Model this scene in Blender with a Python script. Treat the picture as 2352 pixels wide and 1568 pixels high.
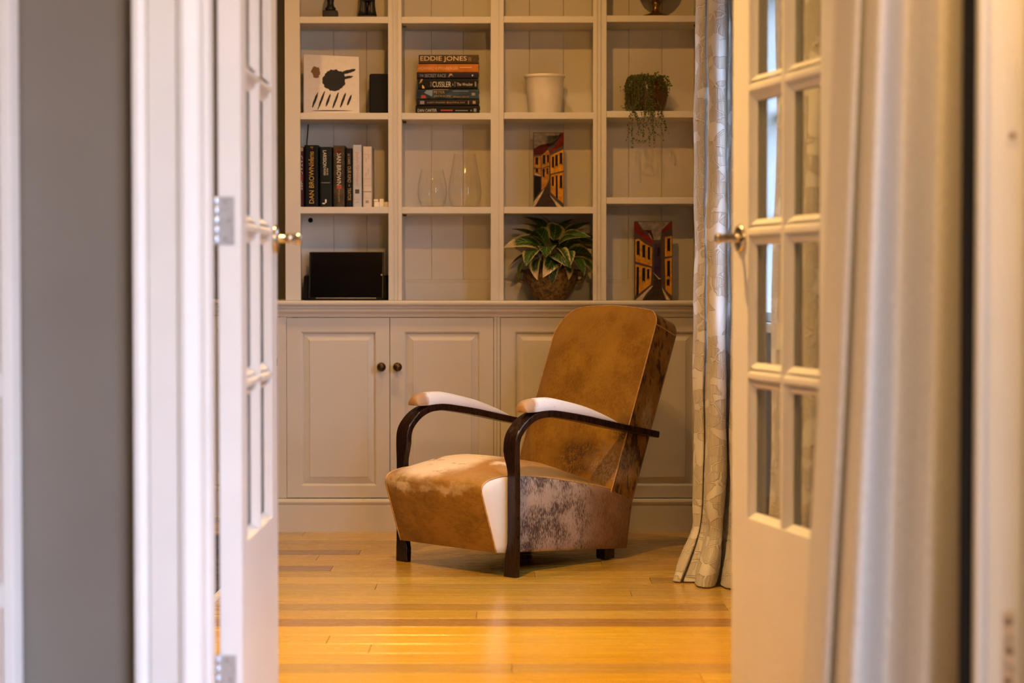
import bpy, bmesh, math, random
from mathutils import Vector, Matrix
from math import sin, cos, pi, sqrt, radians as R

random.seed(7)
for o in list(bpy.data.objects):
    bpy.data.objects.remove(o, do_unlink=True)
scene = bpy.context.scene
COL = scene.collection

# ------------------------------------------------------------------ camera
cd = bpy.data.cameras.new('camera')
cd.sensor_width = 36.0
cd.lens = 36.0 * 4530.0 / 2352.0
cd.clip_start = 0.05
cd.dof.use_dof = True
cd.dof.focus_distance = 6.45
cd.dof.aperture_fstop = 2.8
cam = bpy.data.objects.new('camera', cd)
cam.location = (0, 0, .93)
cam.rotation_euler = (pi / 2 - math.atan(129 / 4530.0), 0, 0)
COL.objects.link(cam)
scene.camera = cam

# ------------------------------------------------------------------ world, light, exposure
world = bpy.data.worlds.new('sky')
scene.world = world
world.use_nodes = True
bg = world.node_tree.nodes['Background']
bg.inputs[0].default_value = (.54, .69, 1.0, 1)
bg.inputs[1].default_value = 15.0


def lamp(name, kind, loc, energy, color, **kw):
    l = bpy.data.lights.new(name, kind)
    l.energy = energy
    l.color = color
    aim = kw.pop('aim', None)
    for k, v in kw.items():
        setattr(l, k, v)
    o = bpy.data.objects.new(name, l)
    o.location = loc
    if aim:
        o.rotation_euler = (Vector(aim) - Vector(loc)).to_track_quat('-Z', 'Y').to_euler()
    COL.objects.link(o)
    return o


WARM = (1.0, .535, .15)
lamp('downlight_door', 'SPOT', (-.45, 4.66, 2.84), 400, WARM, aim=(-.35, 4.72, 0),
     spot_size=R(112), spot_blend=1.0, shadow_soft_size=.05)
lamp('spotlight_shelves', 'SPOT', (-.10, 4.57, 2.86), 90, (1.0, .48, .10), aim=(-.02, 7.6, 1.62),
     spot_size=R(54), spot_blend=.9, shadow_soft_size=.04)
lamp('downlight_chair', 'SPOT', (-.10, 6.58, 2.84), 50, (1.0, .60, .28), aim=(-.10, 6.66, 0),
     spot_size=R(112), spot_blend=1.0, shadow_soft_size=.05)
lamp('fill_study_left', 'SPOT', (-1.75, 6.7, 2.84), 70, WARM, aim=(-1.65, 6.9, 0),
     spot_size=R(160), spot_blend=1.0, shadow_soft_size=.05)  # added fill lamp, lifts the dim back-left wall and rug
lamp('ceiling_lamp_hall', 'POINT', (.42, 2.1, 2.10), 70, WARM, shadow_soft_size=.12)
# daylight: the sky comes in through two real window openings (portals only guide the sampling)
for nm, loc, aim, sx, sy in (('portal_study', (.93, 5.66, 1.35), (0, 5.66, 1.35), 1.32, 1.07),
                             ('portal_hall', (.90, 1.55, 1.075), (0, 1.55, 1.075), 2.1, 2.05)):
    p = lamp(nm, 'AREA', loc, 1, (1, 1, 1), aim=aim, shape='RECTANGLE', size=sx, size_y=sy)
    p.data.cycles.is_portal = True

scene.view_settings.view_transform = 'Standard'
scene.view_settings.look = 'None'
scene.view_settings.exposure = 0.0
scene.view_settings.gamma = 1.0
scene.view_settings.use_curve_mapping = False
scene.cycles.max_bounces = 7
scene.cycles.diffuse_bounces = 3
scene.cycles.glossy_bounces = 3
scene.cycles.transparent_max_bounces = 20
scene.cycles.use_adaptive_sampling = True
scene.cycles.adaptive_threshold = .12
scene.cycles.adaptive_min_samples = 20
scene.cycles.sample_clamp_indirect = 4.0
scene.cycles.blur_glossy = 0.5


# ------------------------------------------------------------------ material helpers
class N:
    def __init__(s, name):
        s.m = bpy.data.materials.new(name)
        s.m.use_nodes = True
        s.t = s.m.node_tree
        s.t.nodes.clear()
        s.out = s.t.nodes.new('ShaderNodeOutputMaterial')
        s.b = s.t.nodes.new('ShaderNodeBsdfPrincipled')
        s.t.links.new(s.b.outputs[0], s.out.inputs[0])

    def new(s, typ, **kw):
        n = s.t.nodes.new(typ)
        for k, v in kw.items():
            setattr(n, k, v)
        return n

    def put(s, sock, v):
        if v is None:
            return
        if isinstance(v, bpy.types.NodeSocket):
            s.t.links.new(v, sock)
        elif isinstance(v, (tuple, list)) and len(v) == 3 and sock.type == 'RGBA':
            sock.default_value = (*v, 1)
        else:
            sock.default_value = v

    def set(s, **kw):
        names = dict(color='Base Color', rough='Roughness', metal='Metallic', spec='Specular IOR Level', coat='Coat Weight',
                     coatr='Coat Roughness', sheen='Sheen Weight', sheenr='Sheen Roughness', trans='Transmission Weight', ior='IOR', normal='Normal',
                     emit='Emission Color', emits='Emission Strength', sub='Subsurface Weight', alpha='Alpha')
        for k, v in kw.items():
            s.put(s.b.inputs[names[k]], v)
        return s

    def coord(s, kind='Object', scale=(1, 1, 1), rot=(0, 0, 0), loc=(0, 0, 0)):
        tc = s.new('ShaderNodeTexCoord')
        mp = s.new('ShaderNodeMapping')
        s.t.links.new(tc.outputs[kind], mp.inputs[0])
        mp.inputs['Scale'].default_value = scale
        mp.inputs['Rotation'].default_value = rot
        mp.inputs['Location'].default_value = loc
        return mp.outputs[0]

    def noise(s, vec, scale=5, detail=3, rough=.5, dist=0, out=0):
        n = s.new('ShaderNodeTexNoise')
        s.put(n.inputs['Vector'], vec)
        n.inputs['Scale'].default_value = scale
        n.inputs['Detail'].default_value = detail
        n.inputs['Roughness'].default_value = rough
        n.inputs['Distortion'].default_value = dist
        return n.outputs[out]

    def vor(s, vec, scale=5, feature='F1', out=0, rnd=1.0):
        n = s.new('ShaderNodeTexVoronoi')
        n.feature = feature
        s.put(n.inputs['Vector'], vec)
        n.inputs['Scale'].default_value = scale
        n.inputs['Randomness'].default_value = rnd
        return n.outputs[out]

    def math(s, op, a, b=0.0, c=0.0, clamp=False):
        n = s.new('ShaderNodeMath', operation=op, use_clamp=clamp)
        s.put(n.inputs[0], a)
        s.put(n.inputs[1], b)
        s.put(n.inputs[2], c)
        return n.outputs[0]

    def ramp(s, v, a, b, lo=0.0, hi=1.0, smooth=True):
        n = s.new('ShaderNodeMapRange')
        n.interpolation_type = 'SMOOTHSTEP' if smooth else 'LINEAR'
        s.put(n.inputs[0], v)
        for i, x in zip((1, 2, 3, 4), (a, b, lo, hi)):
            n.inputs[i].default_value = x
        return n.outputs[0]

    def mix(s, f, a, b, mode='MIX'):
        n = s.new('ShaderNodeMix', data_type='RGBA', blend_type=mode)
        s.put(n.inputs[0], f)
        s.put(n.inputs[6], a)
        s.put(n.inputs[7], b)
        return n.outputs[2]

    def xyz(s, vec):
        n = s.new('ShaderNodeSeparateXYZ')
        s.put(n.inputs[0], vec)
        return n.outputs[0], n.outputs[1], n.outputs[2]

    def vadd(s, a, b, k=1.0):
        sc = s.new('ShaderNodeVectorMath', operation='SCALE')
        s.put(sc.inputs[0], b)
        sc.inputs[3].default_value = k
        ad = s.new('ShaderNodeVectorMath', operation='ADD')
        s.put(ad.inputs[0], a)
        s.put(ad.inputs[1], sc.outputs[0])
        return ad.outputs[0]

    def blob(s, vec, c, r, soft=.35):
        """mask: 1 inside the ellipsoid c, r"""
        mp = s.new('ShaderNodeMapping')
        mp.vector_type = 'TEXTURE'
        s.put(mp.inputs[0], vec)
        mp.inputs['Location'].default_value = c
        mp.inputs['Scale'].default_value = r
        ln = s.new('ShaderNodeVectorMath', operation='LENGTH')
        s.t.links.new(mp.outputs[0], ln.inputs[0])
        return s.ramp(ln.outputs[1], 1 - soft, 1 + soft, 1, 0)

    def bump(s, h, dist=.001, strength=1.0):
        n = s.new('ShaderNodeBump')
        n.inputs['Strength'].default_value = strength
        n.inputs['Distance'].default_value = dist
        s.put(n.inputs['Height'], h)
        return n.outputs[0]


MATS = {}


def plain(name, color, rough=.5, metal=0.0, spec=.5, var=.06, scale=12, bump=0.0, bscale=200, coat=0.0):
    """a colour with faint procedural variation and fine relief"""
    if name in MATS:
        return MATS[name]
    n = N(name)
    v = n.coord()
    f = n.noise(v, scale, 3)
    c2 = tuple(min(1, x * (1 + var)) for x in color)
    c1 = tuple(x * (1 - var) for x in color)
    n.set(color=n.mix(n.ramp(f, .3, .7), c1, c2), rough=rough, metal=metal, spec=spec, coat=coat, coatr=.1)
    if bump:
        n.set(normal=n.bump(n.noise(v, bscale, 2), bump, .5))
    MATS[name] = n.m
    return n.m


# ------------------------------------------------------------------ mesh helpers
class MB:
    def __init__(s):
        s.v = []
        s.f = []
        s.mi = []
        s.uv = None

    def add(s, vs, fs, mi=0):
        o = len(s.v)
        s.v += [tuple(p) for p in vs]
        s.f += [tuple(i + o for i in f) for f in fs]
        s.mi += [mi] * len(fs)
        return s

    def box(s, x0, x1, y0, y1, z0, z1, mi=0):
        return s.add([(x, y, z) for z in (z0, z1) for y in (y0, y1) for x in (x0, x1)],
                     [(0, 2, 3, 1), (4, 5, 7, 6), (0, 1, 5, 4), (2, 6, 7, 3), (0, 4, 6, 2), (1, 3, 7, 5)], mi)

    def prism(s, poly, fn, d0, d1, mi=0, caps=True):
        """poly of 2-D points; fn(p, q, d) -> 3-D"""
        k = len(poly)
        vs = [fn(p, q, d0) for p, q in poly] + [fn(p, q, d1) for p, q in poly]
        fs = [(i, (i + 1) % k, k + (i + 1) % k, k + i) for i in range(k)]
        if caps:
            fs += [tuple(range(k))[::-1], tuple(range(k, 2 * k))]
        return s.add(vs, fs, mi)

    def grid(s, fn, nu, nv, mi=0, closeu=False, closev=False):
        vs = [fn(i / (nu if closeu else nu - 1), j / (nv if closev else nv - 1)) for j in range(nv) for i in range(nu)]
        fs = []
        for j in range(nv if closev else nv - 1):
            for i in range(nu if closeu else nu - 1):
                i2, j2 = (i + 1) % nu, (j + 1) % nv
                fs.append((j * nu + i, j * nu + i2, j2 * nu + i2, j2 * nu + i))
        return s.add(vs, fs, mi)

    def lathe(s, prof, c=(0, 0, 0), seg=32, mi=0, cap=True):
        vs, fs = [], []
        for r, z in prof:
            for i in range(seg):
                a = 2 * pi * i / seg
                vs.append((c[0] + r * cos(a), c[1] + r * sin(a), c[2] + z))
        for j in range(len(prof) - 1):
            for i in range(seg):
                i2 = (i + 1) % seg
                fs.append((j * seg + i, j * seg + i2, (j + 1) * seg + i2, (j + 1) * seg + i))
        if cap:
            fs.append(tuple(range(seg))[::-1])
            fs.append(tuple((len(prof) - 1) * seg + i for i in range(seg)))
        return s.add(vs, fs, mi)

    def tube(s, pts, r, seg=8, mi=0, cap=True):
        pts = [Vector(p) for p in pts]
        n = len(pts)
        vs, fs = [], []
        ref = Vector((0, 0, 1))
        if abs((pts[-1] - pts[0]).normalized().dot(ref)) > .9:
            ref = Vector((1, 0, 0))
        for k, p in enumerate(pts):
            t = (pts[min(k + 1, n - 1)] - pts[max(k - 1, 0)]).normalized()
            x = ref.cross(t)
            if x.length < 1e-6:
                x = Vector((0, 1, 0)).cross(t)
            x.normalize()
            y = t.cross(x)
            rr = r[k] if isinstance(r, (list, tuple)) else r
            for i in range(seg):
                a = 2 * pi * i / seg
                vs.append(p + (x * cos(a) + y * sin(a)) * rr)
        for k in range(n - 1):
            for i in range(seg):
                i2 = (i + 1) % seg
                fs.append((k * seg + i, k * seg + i2, (k + 1) * seg + i2, (k + 1) * seg + i))
        if cap:
            fs += [tuple(range(seg))[::-1], tuple((n - 1) * seg + i for i in range(seg))]
        return s.add(vs, fs, mi)

    def xform(s, M):
        s.v = [tuple(M @ Vector(p)) for p in s.v]
        return s

    def mesh(s, name, mats, smooth=False, fix=True):
        me = bpy.data.meshes.new(name)
        me.from_pydata(s.v, [], s.f)
        for m in mats:
            me.materials.append(m)
        for p, i in zip(me.polygons, s.mi):
            p.material_index = i
        if fix:
            bm = bmesh.new()
            bm.from_mesh(me)
            bmesh.ops.recalc_face_normals(bm, faces=bm.faces)
            bm.to_mesh(me)
            bm.free()
        if smooth:
            for p in me.polygons:
                p.use_smooth = True
        return me

    def build(s, name, mat, parent=None, local=False, smooth=False, bevel=0, seg=2, auto=False, fix=True):
        """one mesh object. verts are world coordinates unless local (then in the parent's frame)"""
        mats = mat if isinstance(mat, (list, tuple)) else [mat]
        if parent is not None and not local:
            inv = PM[parent.name].inverted()
            s.xform(inv)
        loc = None
        if parent is None:
            xs = [p[0] for p in s.v]
            ys = [p[1] for p in s.v]
            zs = [p[2] for p in s.v]
            loc = Vector(((min(xs) + max(xs)) / 2, (min(ys) + max(ys)) / 2, min(zs)))
            s.v = [tuple(Vector(p) - loc) for p in s.v]
        me = s.mesh(name, mats, smooth or auto, fix)
        o = bpy.data.objects.new(name, me)
        COL.objects.link(o)
        if parent is not None:
            o.parent = parent
            PM[o.name] = PM[parent.name].copy()
        else:
            o.location = loc
            PM[o.name] = Matrix.Translation(loc)
        if bevel:
            b = o.modifiers.new('bevel', 'BEVEL')
            b.width = bevel
            b.segments = seg
            b.limit_method = 'ANGLE'
            b.angle_limit = R(40)
        if auto:
            me.set_sharp_from_angle(angle=R(35))
        return o


PM = {}


def tag(o, label, cat, group=None, kind=None):
    o['label'] = label
    o['category'] = cat
    if group:
        o['group'] = group
    if kind:
        o['kind'] = kind
    return o


def struct(o, label=None):
    o['kind'] = 'structure'
    if label:
        o['label'] = label
    return o


def thing(name, loc, label, cat, rz=0, group=None):
    o = bpy.data.objects.new(name, None)
    COL.objects.link(o)
    o.location = loc
    o.rotation_euler = (0, 0, rz)
    o.empty_display_size = .05
    PM[o.name] = Matrix.Translation(loc) @ Matrix.Rotation(rz, 4, 'Z')
    if label:
        tag(o, label, cat, group)
    return o


def catmull(pts, n=6, closed=False):
    out = []
    k = len(pts)
    P = [Vector(p) for p in pts]
    for i in range(k if closed else k - 1):
        if closed:
            a, b, c, d = P[i - 1], P[i], P[(i + 1) % k], P[(i + 2) % k]
        else:
            a, b, c, d = P[max(i - 1, 0)], P[i], P[i + 1], P[min(i + 2, k - 1)]
        for j in range(n):
            t = j / n
            out.append(.5 * ((2 * b) + (c - a) * t + (2 * a - 5 * b + 4 * c - d) * t * t + (3 * b - a - 3 * c + d) * t ** 3))
    if not closed:
        out.append(P[-1])
    return out


_txt = {}


def lettering(text, w, h, mat, parent, M, name='lettering', depth=.0004):
    """flat lettering fitted into w x h, centred; local X right, local Y up, local Z out of the surface; M in the parent's frame"""
    if text not in _txt:
        c = bpy.data.curves.new('lettering', 'FONT')
        c.body = text
        c.size = 1
        c.resolution_u = 3
        o = bpy.data.objects.new('lettering_tmp', c)
        COL.objects.link(o)
        dg = bpy.context.evaluated_depsgraph_get()
        me = bpy.data.meshes.new_from_object(o.evaluated_get(dg))
        _txt[text] = ([tuple(v.co) for v in me.vertices], [tuple(p.vertices) for p in me.polygons])
        bpy.data.objects.remove(o, do_unlink=True)
        bpy.data.curves.remove(c)
        bpy.data.meshes.remove(me)
    vs, fs = _txt[text]
    x0, x1 = min(v[0] for v in vs), max(v[0] for v in vs)
    y0, y1 = min(v[1] for v in vs), max(v[1] for v in vs)
    m = MB()
    m.add([((v[0] - (x0 + x1) / 2) / (x1 - x0) * w, (v[1] - (y0 + y1) / 2) / (y1 - y0) * h, depth) for v in vs], fs)
    m.xform(M)
    return m.build(name, mat, parent, local=True, fix=False)


# ------------------------------------------------------------------ shared materials
def m_paint(name, c, rough=.42):
    n = N(name)
    v = n.coord()
    f = n.noise(v, 6, 4)
    n.set(color=n.mix(n.ramp(f, .25, .75), tuple(x * .955 for x in c), c), rough=rough, spec=.4,
          normal=n.bump(n.noise(v, 220, 2), .00015, .25))
    return n.m


CABP = m_paint('cabinet_paint', (.70, .655, .575))
DOORP = m_paint('door_paint', (.755, .745, .73), .38)
TRIMP = m_paint('trim_paint', (.735, .725, .71), .45)
WALLP = plain('wall_paint', (.170, .152, .128), .8, var=.04, scale=3, bump=.0008, bscale=120)
CEILP = plain('ceiling_paint', (.78, .76, .72), .9, var=.02)
BRASS = plain('aged_brass', (.10, .058, .022), .38, metal=.85, var=.35, scale=60)
NICKEL = plain('brushed_nickel', (.66, .58, .47), .22, metal=1, var=.08, scale=90)
HINGE = plain('hinge_steel', (.50, .50, .50), .45, metal=.7, var=.08, scale=150)
BLACK = plain('black_plastic', (.004, .004, .004), .5, var=.2, spec=.2)
BLACKM = plain('black_matt', (.004, .004, .004), .85, var=.2, spec=.2)
CREAM = plain('cream_ceramic', (.82, .75, .62), .35)
PAGES = plain('book_pages', (.62, .55, .42), .9, var=.15, scale=300)


def m_glass_pane():
    n = N('window_glass')
    t = n.new('ShaderNodeBsdfTransparent')
    t.inputs[0].default_value = (.93, .95, .94, 1)
    g = n.new('ShaderNodeBsdfGlossy')
    g.inputs['Roughness'].default_value = .015
    fr = n.new('ShaderNodeFresnel')
    geo = n.new('ShaderNodeNewGeometry')          # same reflectance on both faces of the thin pane
    n.put(fr.inputs[0], n.ramp(geo.outputs['Backfacing'], 0, 1, 1.5, 1 / 1.5, False))
    mx = n.new('ShaderNodeMixShader')
    n.t.links.new(fr.outputs[0], mx.inputs[0])
    n.t.links.new(t.outputs[0], mx.inputs[1])
    n.t.links.new(g.outputs[0], mx.inputs[2])
    n.t.links.new(mx.outputs[0], n.out.inputs[0])
    return n.m


PANE = m_glass_pane()


def m_wood_floor():
    n = N('floor_boards')
    oi = n.new('ShaderNodeObjectInfo')
    sh = n.new('ShaderNodeVectorMath', operation='SCALE')
    n.t.links.new(oi.outputs['Location'], sh.inputs[0])
    sh.inputs[3].default_value = 3.7
    v = n.vadd(n.coord(scale=(1, 1, 1)), sh.outputs[0], 1)
    mp = n.new('ShaderNodeMapping')
    n.put(mp.inputs[0], v)
    mp.inputs['Scale'].default_value = (1.2, 26, 8)
    g = n.noise(mp.outputs[0], 3.2, 5, .6, .6)
    g2 = n.noise(v, 2.2, 2)
    col = n.mix(n.ramp(g, .28, .72), (.85, .79, .70), (1.0, .98, .93))
    col = n.mix(n.ramp(g2, .3, .7, 0, .35), col, (1.05, .88, .70), 'MULTIPLY')
    col = n.mix(1.0, col, oi.outputs['Color'], 'MULTIPLY')
    knots = n.vor(v, 5.5)
    col = n.mix(n.ramp(knots, .02, .035, .75, 0), col, (.10, .05, .02))
    n.set(color=col, rough=n.ramp(g, .2, .8, .22, .30), spec=.5, coat=.30, coatr=.20,
          normal=n.bump(n.noise(mp.outputs[0], 6, 3), .0004, .15))
    return n.m


FLOORM = m_wood_floor()

# ------------------------------------------------------------------ the shell
def slab(name, x0, x1, y0, y1, z0, z1, mat, bevel=0):
    return struct(MB().box(x0, x1, y0, y1, z0, z1).build(name, mat, bevel=bevel))


XR, XL, YB = .80, -2.7, 8.20         # study: right wall, left wall, back wall
WY0, WY1 = 3.67, 3.80                # partition between hall and study
CZ = 2.90
OPL, OPR, OPT = -.600, .655, 2.12    # rough opening

floor = slab('floor', XL, XR, -1.3, YB, -.06, -.021, plain('floor_bed', (.10, .07, .04), .9))
# boards, one object each
rowsY = []
k = -14
tint_pool = [(.56, .37, .060), (.62, .41, .07), (.52, .335, .05), (.66, .445, .08), (.46, .30, .06), (.59, .385, .055), (.54, .37, .08)]
GREY = (.33, .20, .095)
joints = {0: [-.10], 5: [.437], 7: [-.593], 4: [-.42], -6: [0.0], -4: [-.364], 10: [-.53], -2: [-1.35], 2: [-1.0], 8: [.30], 11: [.05], -1: [-.9], 1: [.62]}
for k in range(-14, 21):
    y0 = 5.485 + .13 * k
    y1 = y0 + .13
    if y1 > YB:
        y1 = YB
    if y0 >= YB - .02:
        break
    cuts = list(joints.get(k, [random.uniform(-1.6, .5)]))
    if cuts[0] > -.4:
        cuts.append(cuts[0] - random.uniform(1.2, 1.7))
    xs = [XL] + sorted(cuts) + [XR]
    for i in range(len(xs) - 1):
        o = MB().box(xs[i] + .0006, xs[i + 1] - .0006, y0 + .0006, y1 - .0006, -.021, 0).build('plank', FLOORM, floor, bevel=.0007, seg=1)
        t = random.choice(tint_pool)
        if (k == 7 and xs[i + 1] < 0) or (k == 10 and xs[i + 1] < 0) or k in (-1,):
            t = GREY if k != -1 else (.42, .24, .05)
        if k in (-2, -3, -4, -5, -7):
            t = random.choice([(.80, .52, .030), (.77, .49, .028), (.82, .54, .04)])  # front rows brighter and yellower: lamp pool partly put into the board colour
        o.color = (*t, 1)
for o in floor.children:              # every board around its own middle
    me = o.data
    c = sum((v.co for v in me.vertices), Vector()) / len(me.vertices)
    for v in me.vertices:
        v.co -= c
    o.location = c
hf = slab('floor_hall', XL, .82, -1.3, 3.665, -.02, 0, plain('hall_floor', (.55, .33, .12), .3, var=.15, scale=4))

slab('ceiling', XL - .1, 1.4, -1.4, YB + .1, CZ, CZ + .1, CEILP)
slab('wall_back', XL, XR + .1, YB, YB + .1, 0, CZ, WALLP)
slab('wall_left', XL - .1, XL, -1.4, YB + .1, 0, CZ, WALLP)
# right wall of the study with the window opening
WNY0, WNY1, WNZ0, WNZ1 = 5.00, 6.32, .815, 1.88
m = MB()
m.box(XR, XR + .13, WY1, WNY0, 0, CZ).box(XR, XR + .13, WNY1, YB, 0, CZ)
m.box(XR, XR + .13, WNY0, WNY1, 0, WNZ0).box(XR, XR + .13, WNY0, WNY1, WNZ1, CZ)
struct(m.build('wall_right', WALLP))
# partition with the double-door opening
m = MB()
m.box(XL, OPL, WY0, WY1, 0, CZ).box(OPR, 1.3, WY0, WY1, 0, CZ).box(OPL, OPR, WY0, WY1, OPT, CZ)
struct(m.build('wall_front', WALLP))
# hall: rear wall and right wall with the open garden-door window
slab('wall_hall', XL, 1.3, -1.4, -1.3, 0, CZ, WALLP)
m = MB()
m.box(.82, .93, -1.3, .50, 0, CZ).box(.82, .93, 2.60, WY0, 0, CZ).box(.82, .93, .50, 2.60, 0, .05).box(.82, .93, .50, 2.60, 2.10, CZ)
struct(m.build('wall_hall_right', WALLP))

# added outdoors: ground cuts sky light from below, wall dims the window view
slab('floor_uplight_block', .94, 16, -14, 20, -.25, -.15, plain('uplight_block_ground', (.10, .105, .075), .95, var=.3, scale=2))
slab('wall_sky_dimmer', .95, 7, 9.6, 9.8, -.15, 2.7, plain('sky_dimmer_paint', (.10, .11, .12), .9, var=.06, scale=2))

# door lining and architraves
JL, JR, JT = -.5755, .632, 2.09
m = MB()
m.box(OPL, JL, 3.655, WY1, 0, OPT)
m.box(JR, OPR, 3.655, WY1, 0, OPT)
m.box(JL, JR, 3.655, WY1, JT, OPT)
m.box(JL, JL + .010, 3.69, 3.745, 0, JT).box(JR - .010, JR, 3.69, 3.745, 0, JT)
struct(m.build('trim_1', TRIMP, bevel=.0015))


def architrave(name, xo, xi, y, s, side):
    """moulded board; xo outer edge, xi inner edge; y wall face, s sign of projection"""
    w = xi - xo
    prof = [(0, 0), (0, .024), (.02, .029), (.10, .029), (.17, .024), (.20, .018), (.23, .018), (.25, .022), (.68, .0215), (.72, .027),
            (.80, .029), (.86, .024), (.95, .019), (1, .016), (1, 0)]
    m = MB()
    m.prism([(xo + w * a, b) for a, b in prof], lambda p, q, d: (p, y + s * q, d), 0, side)
    return struct(m.build(name, TRIMP))


architrave('trim_2', -.7010, -.581, WY0 - .0005, -1, 2.22)
architrave('trim_3', .7575, .6375, WY0 - .0005, -1, 2.22)
architrave('trim_4', -.7010, -.590, WY1 + .0005, 1, 2.22)
architrave('trim_5', .7575, .6475, WY1 + .0005, 1, 2.22)
m = MB().box(-.70, .757, 3.645, WY0 - .0005, 2.10, 2.22)
struct(m.build('trim_6', TRIMP, bevel=.004))
m = MB().box(XL, -.71, 3.652, WY0, 0, .14)
struct(m.build('baseboard_left', TRIMP, bevel=.004))

# ------------------------------------------------------------------ study window (right wall)
win = thing('window_1', (XR + .03, (WNY0 + WNY1) / 2, WNZ0), None, None)
win['kind'] = 'structure'
win['label'] = 'white sash window behind the right glazed door'
m = MB()
fx0, fx1 = XR + .005, XR + .11
m.box(fx0, fx1, WNY0, WNY0 + .035, WNZ0, WNZ1).box(fx0, fx1, WNY1 - .035, WNY1, WNZ0, WNZ1)
m.box(fx0, fx1, WNY0, WNY1, WNZ0, WNZ0 + .03).box(fx0, fx1, WNY0, WNY1, WNZ1 - .035, WNZ1)
m.build('window_frame', TRIMP, win, bevel=.003)
m = MB()
gx = XR + .05
m.box(gx, gx + .03, WNY0 + .035, WNY1 - .035, 1.45, 1.485)
m.box(gx, gx + .03, WNY0 + .035, WNY1 - .035, 1.135, 1.155)
m.box(gx, gx + .03, 5.645, 5.67, WNZ0 + .03, WNZ1 - .035)
m.build('sash_bar', TRIMP, win, bevel=.003)
for (za, zb) in ((WNZ0 + .03, 1.135), (1.155, 1.45), (1.485, WNZ1 - .035)):
    for (ya, yb) in ((WNY0 + .035, 5.645), (5.67, WNY1 - .035)):
        MB().box(gx + .012, gx + .016, ya, yb, za, zb).build('pane', PANE, win)
m = MB().box(XR - .022, XR + .004, WNY0 - .05, WNY1 + .05, WNZ0 - .03, WNZ0)
m.build('window_sill', TRIMP, win, bevel=.004)

# ------------------------------------------------------------------ glazed double doors
DW, DT, DZ0, DZ1 = .59, .044, .012, 2.075
GL0, GL1 = .085, .490                      # glass from hinge stile to lock stile
ROWS = [.425, .735, 1.045, 1.355, 1.665, 1.965]


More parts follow.
